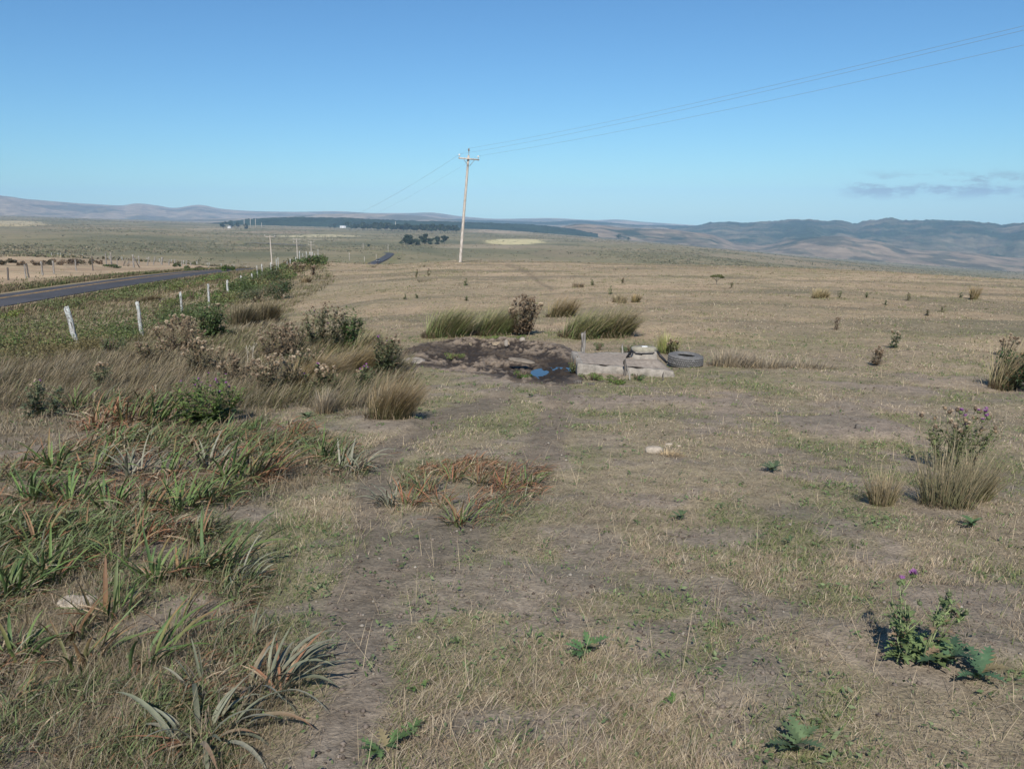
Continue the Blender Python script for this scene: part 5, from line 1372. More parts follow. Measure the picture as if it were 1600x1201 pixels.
for i, (px, py, hp, wp, c, lab) in enumerate([(650, 434, 14, 8, BR, "small dead weed in the field left of the main pole"), (671, 431, 12, 9, BR, "dark dry weed just left of the main pole's foot"), (728, 446, 10, 8, GG, "small round green weed below the main pole"), (1311, 465, 13, 8, GR, "small green weed right of the upper field's rush clump"),
                                               (1354, 465, 8, 6, GR, "tiny green weed in the far right field"), (1385, 477, 8, 6, GR, "tiny green weed right of the two thin weeds"), (1418, 470, 14, 8, BR, "thin leaning brown weed in the far right field"), (1450, 493, 11, 8, BR, "brown twiggy weed low in the far right field"), (1475, 488, 14, 16, BR, "bent brown double stalk in the far right field"),
                                               (1500, 465, 7, 7, GR, "tiny dark weed left of the narrow dark rush"), (953, 460, 12, 7, GR, "single green weed in mid-field"), (925, 446, 10, 5, GR, "thin green weed above the pair of rushes"), (972, 442, 7, 5, BR, "tiny weed in the middle of the field"), (1143, 450, 9, 7, BR, "grey weed right of the flat-topped bush tree"),
                                               (651, 466, 8, 4, GR, "thin green weed in the field above the rushes"), (632, 468, 8, 4, GR, "faint weed left of the thin green one"), (729, 470, 8, 4, GR, "small weed above the left green rush")]):
    T_(lab, px, py, wp, hp, 840 + i, c, (('brown', 3),) if c is BR else (('bud', 2),), 4, 46, head_px=2.6, leaf_px=3.4, name="field_weed", group="single weeds in the field", cat="weed", brown=.5 if c is BR else .1)

def rosette(label, px, py, wp, seed, leaf=(0.12, 0.17, 0.08), n=12, up=0.0):
    p = P(px, py); s = mpp(p); w = wp * s * .85
    rng = np.random.default_rng(seed); g = Geo()
    a = np.linspace(0, 6.283, n, endpoint=False) + rng.normal(0, .2, n)
    L = w * .5 * rng.uniform(.7, 1.15, n)
    base = np.column_stack([p[0] + .02 * np.cos(a), p[1] + .02 * np.sin(a), np.full(n, p[2] + .015)])
    spiny_leaves(g, rng, base, a, L, L * .42, rng.uniform(.5, .95, n), np.where((rng.random(n) < .22)[:, None], np.array((0.20, 0.165, 0.09)), np.array(leaf) * .88) * (.7 + .6 * rng.random(n))[:, None], 7)
    return tag(g.build("thistle_rosette", M['thistle'], origin=p), label, "thistle", "flat thistle rosettes in the grass")
for i, (px, py, wp, lab, c) in enumerate([(915, 1022, 92, "flat bright green rosette in the middle foreground", (0.11, 0.20, 0.075)), (1245, 1172, 130, "wide grey-green rosette at the bottom edge, right of centre", (0.13, 0.19, 0.09)), (1480, 1040, 150, "spiny dark green rosette at the foot of the nearest thistle", (0.085, 0.15, 0.08)),
                                           (1530, 1062, 130, "spiny dark green rosette right of its twin by the nearest thistle", (0.085, 0.155, 0.08)), (1206, 737, 54, "small dark green rosette in the right middle of the field", (0.10, 0.14, 0.075)), (1518, 824, 60, "green rosette right below the tall straw rush", (0.10, 0.165, 0.07)),
                                           (600, 1178, 110, "wide bright green rosette at the bottom edge by the path", (0.11, 0.18, 0.065)), (640, 1150, 70, "smaller green rosette just above the one at the bottom edge", (0.10, 0.17, 0.06)), (1062, 812, 46, "low green rosette below the straw clump", (0.10, 0.15, 0.07)), (1045, 1100, 40, "tiny bright green tuft-like rosette in the lower middle", (0.13, 0.24, 0.06)),
                                           (655, 1080, 46, "green rosette right of the arching grey strap leaves", (0.12, 0.20, 0.06)), (480, 652, 34, "pale green rosette on the dry patch below the thistles", (0.12, 0.16, 0.08)), (1230, 850, 34, "small rosette on bare earth in the right field", (0.10, 0.155, 0.07)), (830, 620, 22, "tiny rosette near the pool", (0.10, 0.15, 0.06))]):
    rosette(lab, px, py, wp, 900 + i, c, 11)

# straw clump beside the pale stone
rush_tussock("little tousled straw clump beside the pale stone", 1048, 712, 48, 18, 960, (0.22, 0.165, 0.095), (0.42, 0.32, 0.19), 200, .5, .8, name="straw_clump", group=None, bend=1.2)

# ---------------------------------------------------------------- shrubs along the bank
def shrub(label, px, py, wp, hp, seed, col, n=900, name="bramble_bush", group="brambles along the roadside bank", depth=1.0, leaf=None, cat="bush"):
    p = P(px, py); s = mpp(p); w, h = wp * s, hp * s
    rng = np.random.default_rng(seed)
    root = tag(empty(name, p), label, cat, group)
    g = Geo()
    for k in range(14):
        a = rng.uniform(0, 6.283); r = w * .4 * math.sqrt(rng.random())
        v, f = tube([(r * .3 * math.cos(a), r * .3 * math.sin(a), -.05), (r * .7 * math.cos(a), r * .7 * math.sin(a), h * .5), (r * math.cos(a), r * math.sin(a), h * rng.uniform(.7, 1.0))], [.012, .009, .004], 4); g.add(v, f, (.13, .10, .07))
    g.build("stems", M['stem'], root)
    nl = max(7, int(n / 90)); lob = np.column_stack([rng.uniform(-.38, .38, nl) * w, rng.uniform(-.38, .38, nl) * w * depth, rng.uniform(.25, .72, nl) * h])
    k = rng.integers(0, nl, n); d = rng.normal(size=(n, 3)); d /= np.linalg.norm(d, axis=1)[:, None]; d *= (rng.random(n) ** .35)[:, None]
    c = lob[k] + d * np.array([.17 * w, .17 * w * depth, .30 * h])
    gzv = ground(c[:, 0] + p[0], c[:, 1] + p[1]) - p[2]
    c[:, 2] = np.maximum(c[:, 2] + gzv, gzv + .02)
    tint = (.6 + .8 * rng.random(nl))[k] * (.7 + .6 * rng.random(n))
    cc = np.array(col) * tint[:, None]; old = rng.random(n) < .10
    cc[old] = np.array((0.17, 0.11, 0.06)) * tint[old][:, None]
    g = Geo(); leaf_quads(g, rng, c, (leaf or max(.03, 1.5 * s)) * rng.uniform(.6, 1.4, n), cc)
    g.build("foliage", M['leaf'], root)
    return root
LG, DG, YG = (0.105, 0.150, 0.045), (0.050, 0.075, 0.030), (0.13, 0.155, 0.05)
SH = [("dark evergreen shrub at the right end of the bank, nearest the field", 436, 468, 46, 34, DG, 1400), ("low grey-green shrub left of the dark evergreen one", 400, 472, 60, 26, (0.10, 0.115, 0.06), 1000), ("bright green bramble mound at the bank's far end under the last posts", 489, 418, 30, 19, (0.07, 0.105, 0.032), 900),
      ("light green bramble between the fifth and sixth posts", 366, 456, 44, 20, LG, 900), ("green bramble trailing round the fourth post", 338, 474, 50, 22, LG, 900), ("green bramble below the sixth post", 392, 449, 50, 20, (0.085, 0.12, 0.04), 900), ("dark green bramble right of the sixth post", 425, 440, 44, 20, (0.08, 0.105, 0.04), 900),
      ("yellow-green bramble patch beside the road's vanishing point", 355, 424, 26, 10, (0.09, 0.14, 0.035), 500), ("green vine patch on the bank between the third and fourth posts", 300, 468, 44, 16, LG, 700), ("green vine patch left of the third post", 262, 480, 40, 16, YG, 600),
      ("long bramble hummock under the fence between the second and third posts", 250, 498, 70, 26, (0.10, 0.125, 0.045), 1000), ("bramble hummock on the roadward side of the third post", 290, 452, 70, 16, YG, 900), ("bramble hummock on the roadward side of the fourth post", 340, 440, 70, 14, LG, 900),
      ("green bramble hummock before the seventh post", 400, 436, 40, 16, LG, 700), ("green bramble hummock before the eleventh post", 436, 424, 40, 13, (0.10, 0.12, 0.045), 700), ("brownish bramble hummock before the thirteenth post", 452, 416, 36, 10, (0.13, 0.105, 0.05), 600), ("green verge weeds by the road left of the second post", 190, 470, 90, 14, (0.14, 0.165, 0.065), 900), ("green verge weeds by the road above the first post", 90, 482, 90, 14, (0.14, 0.165, 0.065), 900),
      ("bright green leafy patch at the left edge below the road", 22, 548, 90, 34, LG, 1500), ("green leafy patch right of the edge one, left of the first post", 92, 548, 56, 30, LG, 900), ("dull green weed bush between the first two posts", 170, 552, 44, 30, (0.11, 0.145, 0.065), 700), ("yellow flowering green patch at the left edge on the verge", 12, 498, 50, 18, (0.17, 0.20, 0.05), 700),
      ("dark glossy shrub at the right edge, half out of view", 1604, 609, 72, 64, (0.055, 0.085, 0.032), 1700),
      ("low green mat of weeds right of the sixth post's brambles", 452, 436, 30, 10, LG, 400), ("small green patch on the crest by the far road's end", 583, 418, 22, 5, (0.08, 0.125, 0.03), 300), ("green patch on the crest left of the main pole", 662, 417, 28, 3.5, (0.08, 0.125, 0.03), 300),
      ("green weeds at the field's edge below the main pole's left", 660, 440, 36, 5, (0.105, 0.125, 0.055), 260), ("bright cress growing along the trough's front foot, left part", 925, 594, 42, 11, (0.13, 0.19, 0.05), 500), ("bright cress growing along the trough's front foot, right part", 962, 598, 38, 9, (0.14, 0.20, 0.05), 420),
      ("tall grassy weeds at the trough's left end by the pool", 897, 584, 26, 28, (0.12, 0.16, 0.065), 420), ("small green clump in the middle of the mud", 710, 560, 34, 9, (0.13, 0.17, 0.05), 420), ("green grass clump under the tilted slab by the pool", 815, 590, 36, 12, (0.09, 0.155, 0.04), 420),
      ("round green weed behind the trough near its back left", 935, 547, 18, 12, (0.085, 0.13, 0.05), 260), ("round green weed behind the trough by the thin stub post", 985, 550, 30, 12, (0.085, 0.13, 0.05), 320), ("green weeds at the stick's foot before the trough", 996, 594, 26, 10, (0.10, 0.15, 0.055), 260),
      ("bright green weeds at the back of the mud below the rushes", 770, 530, 50, 6, (0.14, 0.21, 0.05), 360), ("bright green weeds below the dry thistle at the mud's back", 808, 531, 40, 7, (0.11, 0.17, 0.045), 300)]
for i, (lab, px, py, wp, hp, c, n) in enumerate(SH):
    bank = py < 580 and px < 500
    low = hp < 13 and not bank
    shrub(lab, px, py, wp, hp, 1000 + i, c, n if not low else int(n * 1.8), "bramble_bush" if bank else "leafy_weed" if low else "green_shrub", "brambles along the roadside bank" if bank else "low green weeds" if low else None, depth=1.6 if low else 1.0, leaf=.013 if low or 'trough' in lab or 'mud' in lab else None, cat="bush" if not low else "weed")
# brushy hedge of dry shrubs across the road
for i, (px, py, wp, hp, c) in enumerate([(6, 414, 22, 8, 0), (20, 411, 22, 7, 0), (34, 415, 18, 8, 1), (60, 415, 26, 9, 1), (74, 414, 18, 9, 0), (92, 414, 26, 10, 1), (113, 414, 24, 11, 1), (135, 414, 26, 11, 0), (156, 413, 12, 7, 1), (180, 419, 34, 6, 2), (275, 417, 14, 6, 2), (291, 420, 14, 5, 2), (310, 420, 16, 4, 1)]):
    shrub("scrubby %s bush in the brush line across the road, %s from the left" % (("dark", "reddish brown", "green")[c], ORD[i]), px, py, wp, hp, 1060 + i, ((0.12, 0.108, 0.068), (0.19, 0.145, 0.10), (0.09, 0.12, 0.05))[c], 420, "field_bush", "bushes across the road", depth=.5)

# ---------------------------------------------------------------- strap-leaved clumps in the left foreground
PAL = {'green': [(0.10, 0.155, 0.045), (0.12, 0.165, 0.055), (0.085, 0.135, 0.05)], 'grey': [(0.175, 0.178, 0.125), (0.205, 0.200, 0.150), (0.15, 0.158, 0.105)],
       'red': [(0.25, 0.105, 0.055), (0.20, 0.12, 0.065), (0.12, 0.15, 0.05)], 'mixed': [(0.11, 0.155, 0.05), (0.13, 0.165, 0.07), (0.19, 0.12, 0.06)], 'olive': [(0.10, 0.12, 0.05), (0.13, 0.14, 0.065), (0.17, 0.10, 0.05)]}
def strap_clump(label, px, py, Lp, seed, pal, n=14, lean=0.3, droop=1.6, wid=1.0):
    p = P(px, py); s = mpp(p); L0 = Lp * s
    n = int(n * (2.3 if py < 860 else 1.9 if Lp < 115 else 1.35))
    rng = np.random.default_rng(seed); g = Geo()
    r = 0.30 * L0 * np.sqrt(rng.random(n)); a = rng.uniform(0, 6.283, n)
    bx, by = p[0] + r * np.cos(a), p[1] + r * np.sin(a)
    pos = np.column_stack([bx, by, ground(bx, by) - .015])
    vx, vy = np.cos(a) * .7 + np.sin(WIND) * lean + rng.normal(0, .25, n), np.sin(a) * .7 + np.cos(WIND) * lean + rng.normal(0, .25, n)
    az = np.arctan2(vx, vy)
    L = L0 * rng.uniform(.55, 1.12, n)
    W = L0 * rng.uniform(.040, .066, n) * wid
    t0 = rng.uniform(.08, .65, n); t1 = t0 + droop * rng.uniform(.4, 1.15, n)
    cols = np.array(PAL[pal])[rng.integers(0, 3, n)] * rng.uniform(.75, 1.35, n)[:, None]
    tip = cols * 1.05
    m = rng.random(n) < (.36 if pal in ('red', 'mixed', 'olive') else .10)
    tip[m] = np.array((0.23, 0.125, 0.07)) * rng.uniform(.7, 1.3, m.sum())[:, None]
    straps(g, pos, az, L, W, t0, t1, cols, tip, 8, .22, rng.normal(0, .5, n))
    # withered leaves lying round the foot
    k = max(8, n // 2); a = rng.uniform(0, 6.283, k)
    bx, by = p[0] + .12 * L0 * np.cos(a), p[1] + .12 * L0 * np.sin(a)
    wc = np.array([(0.25, 0.13, 0.075), (0.33, 0.25, 0.165), (0.20, 0.155, 0.11)])[rng.integers(0, 3, k)]
    straps(g, np.column_stack([bx, by, ground(bx, by) + .004]), a + rng.normal(0, .5, k), L0 * rng.uniform(.35, .8, k), L0 * rng.uniform(.02, .04, k), rng.uniform(.7, 1.2, k), rng.uniform(1.4, 1.75, k), wc, wc * 1.1, 5, .3, rng.normal(0, .9, k))
    return tag(g.build("strap_leaf_clump", M['strap'], origin=p, smooth_shade=True), label, "strap-leaf plant", "strap-leaved clumps in the left foreground")
SC = [  # px, py, leaf length px, palette, leaves, lean, droop, wid
    (322, 1160, 150, 'grey', 20, .35, 2.3, 1.05, "arching grey strap-leaved clump nearest the camera beside the path"), (425, 1075, 150, 'grey', 20, .85, 1.9, .9, "big grey strap-leaved clump sweeping right over the bare path"), (395, 1000, 70, 'grey', 6, .3, 1.0, 1.1, "few upright grey leaves behind the big sweeping clump"),
    (318, 1075, 85, 'grey', 6, .2, .9, .9, "tall upright grey leaves above the nearest arching clump"),
    (232, 1040, 120, 'green', 9, .7, 1.1, 1.0, "long green leaves sweeping right, left of the big grey clump"), (140, 1035, 110, 'mixed', 10, .5, 1.0, .9, "green leaves with rusty tips left of the sweeping green ones"), (30, 1028, 80, 'green', 8, .3, 1.4, 1.7, "broad bright green leaves at the left edge"), (15, 1100, 90, 'mixed', 8, .4, 1.2, 1.0, "red-tipped leaves at the left edge, lower down"),
    (110, 995, 85, 'olive', 9, .5, 1.2, .9, "olive leaves above the rusty-tipped clump"), (185, 962, 80, 'green', 8, .3, 1.0, .9, "upright green leaves below the whitish stone"), (280, 985, 90, 'mixed', 8, .6, 1.2, .8, "low mixed leaves right of the upright green ones"), (20, 935, 100, 'green', 10, .6, 1.1, 1.0, "dark green leaves at the left edge beside the whitish stone"),
    (172, 965, 120, 'olive', 4, .15, .5, 1.1, "single tall dark blade group beside the whitish stone"), (80, 905, 100, 'green', 8, .2, .9, .9, "tall green blades above the whitish stone"), (60, 860, 80, 'red', 10, .3, 1.3, .8, "reddish clump at left above the tall green blades"), (190, 880, 75, 'green', 8, .3, 1.1, .8, "short green clump right of the tall green blades"),
    (245, 905, 95, 'green', 10, .4, 1.1, .95, "green upright clump left of the bank's dark edge"), (300, 900, 90, 'mixed', 10, .6, 1.1, .9, "mixed green and rust clump beside the path's dark edge"), (350, 890, 120, 'green', 14, .9, 1.2, .9, "long green leaves sweeping right over the path's dark edge"), (372, 915, 90, 'grey', 9, .9, 1.5, .8, "grey drooping leaves just under the long green sweep"),
    (315, 850, 75, 'olive', 9, .5, 1.1, .8, "olive clump above the long green sweep"), (225, 850, 65, 'red', 9, .3, 1.2, .8, "low rusty clump left of the olive one"), (130, 840, 60, 'mixed', 8, .3, 1.2, .8, "small mixed clump in the dry grass at left"),
    (55, 785, 80, 'green', 14, .5, 1.3, .9, "bright green clump at the left edge of the green mat"), (115, 790, 80, 'green', 14, .3, 1.2, .9, "dark-footed green clump, second along the mat's lower edge"), (175, 800, 80, 'green', 13, .4, 1.3, .9, "green clump in the middle of the mat's lower edge"), (235, 805, 80, 'mixed', 13, .5, 1.3, .9, "rust-streaked clump right of the mat's lower middle"),
    (290, 800, 80, 'green', 13, .6, 1.3, .9, "green clump near the right of the mat's lower edge"), (335, 785, 75, 'mixed', 12, .6, 1.4, .9, "rust-and-green clump at the mat's lower right corner"), (372, 755, 95, 'green', 16, .9, 1.4, .85, "yellow-green leaves combed to the right beside the red ones"), (412, 752, 90, 'red', 14, .9, 1.5, .7, "red drooping leaves at the right tip of the mat"),
    (90, 735, 70, 'green', 12, .3, 1.2, .9, "green clump in the mat's second row, at left"), (150, 742, 70, 'mixed', 12, .4, 1.2, .9, "mixed clump in the mat's second row, left of its middle"), (210, 745, 70, 'grey', 12, .5, 1.2, .9, "grey-green clump in the mat's middle"), (270, 745, 70, 'green', 12, .5, 1.2, .9, "green clump in the mat's second row, right of middle"), (325, 730, 65, 'grey', 10, .6, 1.2, .9, "grey-green clump in the mat's second row, far right"),
    (30, 735, 60, 'mixed', 9, .3, 1.2, .8, "rust-tipped clump at the left edge above the bright green one"), (185, 700, 55, 'green', 10, .5, 1.2, .8, "small green clump in the mat's upper row"), (255, 700, 55, 'mixed', 10, .5, 1.2, .8, "small mixed clump in the mat's upper row"),
    (160, 668, 66, 'red', 13, .5, 1.1, .8, "red and green leaves at the left of the upper patch"), (205, 668, 70, 'mixed', 14, .6, 1.1, .85, "rust-footed green leaves in the middle of the upper patch"), (248, 666, 72, 'green', 14, .7, 1.0, .85, "bright upright leaves at the right of the upper patch"), (120, 640, 50, 'green', 8, .3, 1.0, .8, "green spikes at the upper patch's left end"),
    (358, 690, 55, 'green', 10, .6, 1.3, .7, "thin green leaves on the dry patch right of the purple thistle"), (405, 680, 50, 'green', 9, .5, 1.2, .7, "slim green tuft above the red drooping leaves"), (440, 700, 55, 'mixed', 11, .7, 1.4, .7, "combed mixed leaves in the middle of the right patch"), (465, 682, 50, 'red', 9, .7, 1.4, .7, "rusty thin leaves at the top of the right patch"),
    (515, 720, 70, 'green', 9, .7, .8, .7, "yellow-green blades rising right at the patch's end"), (548, 738, 75, 'grey', 13, .6, 2.1, .8, "drooping grey leaves at the patch's right tip, over bare earth"),
    (606, 788, 60, 'grey', 12, -.5, 1.6, .8, "grey-green leaves spilling left at the small island's left end"), (640, 790, 55, 'red', 12, .2, 1.4, .7, "red dead leaves in the small island by the path"), (668, 770, 50, 'mixed', 12, .2, 1.3, .7, "mixed leaves in the upper left of the small island"), (708, 752, 48, 'red', 12, .3, 1.3, .7, "rusty leaves at the top of the small island"),
    (716, 818, 62, 'mixed', 13, .2, 1.5, .9, "dark green and red star-shaped clump at the island's bottom"), (750, 758, 48, 'olive', 12, .3, 1.3, .7, "olive leaves in the island's right half"), (790, 765, 50, 'red', 11, .3, 1.4, .7, "rusty thin leaves low in the island's right half"), (825, 758, 50, 'green', 12, .4, 1.3, .6, "green grassy leaves at the island's right end"), (690, 790, 45, 'red', 10, .2, 1.4, .7, "low red leaves above the star-shaped clump")]
for i, (px, py, Lp, pal, n, ln_, dr, wd, lab) in enumerate(SC):
    strap_clump(lab, px, py, Lp, 1200 + i, pal, n, ln_, dr, wd)
# ================================================================== grass: stuff
def scatter_polar(rng, n, r0, r1, a0=-40, a1=40):
    az = RAD(1) * rng.uniform(a0, a1, n); r = np.exp(rng.uniform(math.log(r0), math.log(r1), n))
    return r * np.sin(az), r * np.cos(az), r

def off_limits(x, y):
    """places where no grass grows: road, mud, trough, tyre"""
    m = np.zeros(x.shape, bool)
    k = x < -25
    if k.any(): m[k] = road_dist(x[k], y[k])[0] < 3.9
    cx = x - TA[0]; cy = y - TA[1]
    m |= (cx > -.02) & (cx < Lx * 1.0) & (cy > -.03) & (cy < Ly)
    m |= np.hypot(x - pt[0], y - pt[1]) < R * .97
    ix = np.clip(((x - gx[0]) / (gx[1] - gx[0])).astype(int), 0, nx_m - 1); iy = np.clip(((y - gy[0]) / (gy[1] - gy[0])).astype(int), 0, ny_m - 1)
    box_ = (x > gx[0]) & (x < gx[-1]) & (y > gy[0]) & (y < gy[-1])
    m |= box_ & (sd_m[iy, ix] > 0.02)
    return m
nx_m, ny_m = len(gx), len(gy); sd_m = sd.reshape(ny_m, nx_m)

STRAWS = np.array([(0.54, 0.430, 0.280), (0.46, 0.368, 0.252), (0.38, 0.296, 0.205), (0.43, 0.360, 0.280), (0.29, 0.220, 0.155), (0.63, 0.53, 0.38)])
GREENS = np.array([(0.155, 0.205, 0.070), (0.20, 0.245, 0.09), (0.14, 0.18, 0.07), (0.26, 0.27, 0.115)])

def short_grass():
    rng = np.random.default_rng(31)
    nt = 105000
    x, y, r = scatter_polar(rng, nt, 1.9, 95)
    z = ground(x, y)
    soil, green = soil_mask(x, y, z), green_mask(x, y, z)
    rough = rough_mask(x, y, z)
    keep = (rng.random(nt) > soil * 1.06) & ~off_limits(x, y) & ~(rough & (rng.random(nt) < .72)) & (x > -30)
    x, y, r, soil, green = x[keep], y[keep], r[keep], soil[keep], green[keep]
    nt = len(x)
    isg = rng.random(nt) < np.clip(green * 1.1 + .25, 0, .92)
    per = 7
    N_ = nt * per
    tx, ty = np.repeat(x, per), np.repeat(y, per); rr = np.repeat(r, per)
    sp = np.minimum(0.012 + 0.0042 * rr, .14)
    bx, by = tx + rng.normal(0, 1, N_) * sp, ty + rng.normal(0, 1, N_) * sp
    pos = np.column_stack([bx, by, ground(bx, by) - .004])
    patch = fbm(bx / 1.4, by / 1.4, 311, 3)
    tall = np.repeat(rng.random(nt), per)
    matted = smooth(.52, .40, fbm(bx / .9 + 7, by / .9, 313, 4))
    L = (0.016 + 0.032 * rng.random(N_) + 0.05 * smooth(.52, .72, patch) * rng.random(N_)) * (.7 + .8 * tall ** 3) * (1 + np.minimum(rr, 60) * .012)
    W = np.maximum(.0026, .00070 * rr) * rng.uniform(.7, 1.3, N_)
    az = rng.uniform(0, 6.283, N_); az = np.where(rng.random(N_) < .35, WIND + rng.normal(0, .5, N_), az)
    t0 = rng.uniform(.1, 1.1, N_) + .35 * matted; t1 = t0 + rng.uniform(.1, 1.2, N_)
    k0 = rng.integers(0, len(STRAWS), nt); c = STRAWS[np.repeat(k0, per)] * rng.uniform(.72, 1.2, N_)[:, None]
    gsel = np.repeat(isg, per) & (rng.random(N_) < .85)
    c = mixc(c, np.array((0.25, 0.205, 0.145)), matted * .55 * (1 - smooth(14, 40, rr)))
    c[gsel] = GREENS[rng.integers(0, len(GREENS), gsel.sum())] * rng.uniform(.75, 1.3, gsel.sum())[:, None]
    far = smooth(12, 45, rr)[:, None]
    c = c * (1 - .25 * far) + np.array((0.37, 0.28, 0.20)) * .25 * far
    ct = c * rng.uniform(.95, 1.2, N_)[:, None]
    dryt = gsel & (rng.random(N_) < .3); ct[dryt] = np.array((0.38, 0.32, 0.18))
    g = Geo(); blades(g, pos, az, L, W, t0, t1, c * .85, ct, 2, rng.uniform(-1.2, 1.2, N_))
    # dead stalks and straw lying about
    n = 26000
    x, y, r = scatter_polar(rng, n, 1.9, 40); z = ground(x, y)
    k = ~off_limits(x, y) & (rng.random(n) > soil_mask(x, y, z) * .92); x, y, r, z = x[k], y[k], r[k], z[k]; n = len(x)
    c = STRAWS[rng.integers(0, 6, n)] * rng.uniform(.8, 1.3, n)[:, None]
    blades(g, np.column_stack([x, y, z + .004 + .01 * rng.random(n)]), rng.uniform(0, 6.283, n), rng.uniform(.03, .11, n), np.maximum(.0018, .00045 * r), rng.uniform(1.25, 1.5, n), rng.uniform(1.45, 1.62, n), c, c, 2)
    n = 2600
    x, y, r = scatter_polar(rng, n, 2.0, 25); z = ground(x, y)
    k = ~off_limits(x, y); x, y, r, z = x[k], y[k], r[k], z[k]; n = len(x)
    c = np.tile((0.48, 0.39, 0.26), (n, 1)) * rng.uniform(.7, 1.2, n)[:, None]
    blades(g, np.column_stack([x, y, z]), rng.uniform(0, 6.283, n), rng.uniform(.08, .26, n), np.maximum(.002, .0005 * r), rng.uniform(.2, 1.2, n), rng.uniform(.5, 1.5, n), c, c * 1.1, 3)
    o = g.build("short_grass", M['grass']); tag(o, "short dry grazed grass with straw and green blades", "grass", kind='stuff')

def broad_weeds():
    """small flat leaves of clover and dock among the grass"""
    rng = np.random.default_rng(33)
    nt = 11000
    x, y, r = scatter_polar(rng, nt, 1.9, 24); z = ground(x, y)
    gm = green_mask(x, y, z); k = (rng.random(nt) < np.clip(gm * .6 + .09, 0, 1) * (1 - .85 * soil_mask(x, y, z))) & ~off_limits(x, y)
    x, y, r = x[k], y[k], r[k]; nt = len(x); per = 7; N_ = nt * per
    bx, by = np.repeat(x, per) + rng.normal(0, .03, N_), np.repeat(y, per) + rng.normal(0, .03, N_)
    cen = np.column_stack([bx, by, ground(bx, by) + rng.uniform(.004, .03, N_)])
    c = np.array([(0.105, 0.155, 0.06), (0.135, 0.185, 0.075), (0.16, 0.20, 0.095)])[np.repeat(rng.integers(0, 3, nt), per)] * rng.uniform(.7, 1.3, N_)[:, None]
    g = Geo(); leaf_quads(g, rng, cen, rng.uniform(.005, .013, N_) * np.repeat(1 + .05 * r, per), c, up=1.2, aspect=2.4)
    tag(g.build("green_ground_cover", M['leaf']), "low green weeds spread through the grass", "ground cover", kind='stuff')

def long_grass():
    """the tall dry grass of the bank and the left foreground, combed to the right"""
    rng = np.random.default_rng(37)
    nt = 54000
    x, y, r = scatter_polar(rng, nt, 2.0, 110, -40, 10); z = ground(x, y)
    pyk = project(x, y, z)[1]
    k = rough_mask(x, y, z) & ~off_limits(x, y) & (rng.random(nt) > soil_mask(x, y, z) * np.where(pyk > 640, .95, .5)) & (rng.random(nt) < np.where(pyk > 640, .75 + .9 * fbm(x / .6, y / .6, 337, 3), 1))
    x, y, r = x[k], y[k], r[k]; z = z[k]; nt = len(x)
    px, py = project(x, y, z)
    nearmat = (py > 640)                                    # strap-leaf mat: shorter, thinner thatch
    wav = fbm(x / 2.2, y / 3.5, 331, 3)
    gr = smooth(.48, .66, fbm(x / 3.0, y / 4.5, 333, 4)) * np.where(py < 560, 1.0, np.where(py > 640, 1.0, .5))
    gr = np.maximum(gr, np.where((py < 540), .8, 0) * smooth(.35, .6, fbm(x / 5, y / 5, 335, 3)))
    per = np.where(nearmat, 6, 9)
    idx = np.repeat(np.arange(nt), per); N_ = len(idx)
    rr = r[idx]
    sp = np.minimum(.02 + .004 * rr, .22)
    bx, by = x[idx] + rng.normal(0, 1, N_) * sp, y[idx] + rng.normal(0, 1, N_) * sp
    pos = np.column_stack([bx, by, ground(bx, by) - .01])
    L = np.where(nearmat[idx], rng.uniform(.03, .13, N_) * (1 + .8 * (rng.random(N_) > .93)), rng.uniform(.12, .36, N_)) * (.45 + 1.0 * wav[idx])
    L = np.where((~nearmat[idx]) & (py[idx] > 560), L * 1.15, L)
    W = np.maximum(.0024, .00066 * rr) * rng.uniform(.7, 1.3, N_)
    az = WIND + rng.normal(0, .55, N_) + np.where(nearmat[idx], rng.normal(0, 1.6, N_), 0)
    t0 = rng.uniform(.15, .8, N_); t1 = t0 + rng.uniform(.3, 1.1, N_)
    pal = np.array([(0.33, 0.27, 0.165), (0.26, 0.21, 0.13), (0.38, 0.33, 0.23), (0.22, 0.165, 0.09), (0.30, 0.27, 0.20), (0.22, 0.20, 0.10)])
    c = pal[np.repeat(rng.integers(0, 6, nt), per)] * rng.uniform(.75, 1.25, N_)[:, None]
    bandm = (~nearmat[idx]) & (py[idx] > 530); c[bandm] = c[bandm] * np.array((.82, .82, .80))
    nm = nearmat[idx]; c[nm] = c[nm] * np.array((.92, .90, .93))
    gs = rng.random(N_) < gr[idx] * np.where(nm, .35, .8)
    c[gs] = np.array([(0.13, 0.15, 0.055), (0.16, 0.165, 0.07), (0.19, 0.175, 0.085)])[rng.integers(0, 3, gs.sum())] * rng.uniform(.8, 1.25, gs.sum())[:, None]
    ct = c * 1.15; m = rng.random(N_) < .4; ct[m] = np.array((0.36, 0.285, 0.19)) * rng.uniform(.8, 1.2, m.sum())[:, None]
    g = Geo(); blades(g, pos, az, L, W, t0, t1, c * .8, ct, 3, rng.uniform(-.8, .8, N_))
    tag(g.build("long_grass", M['grass']), "tall windblown dry grass on the bank and left foreground", "grass", kind='stuff')

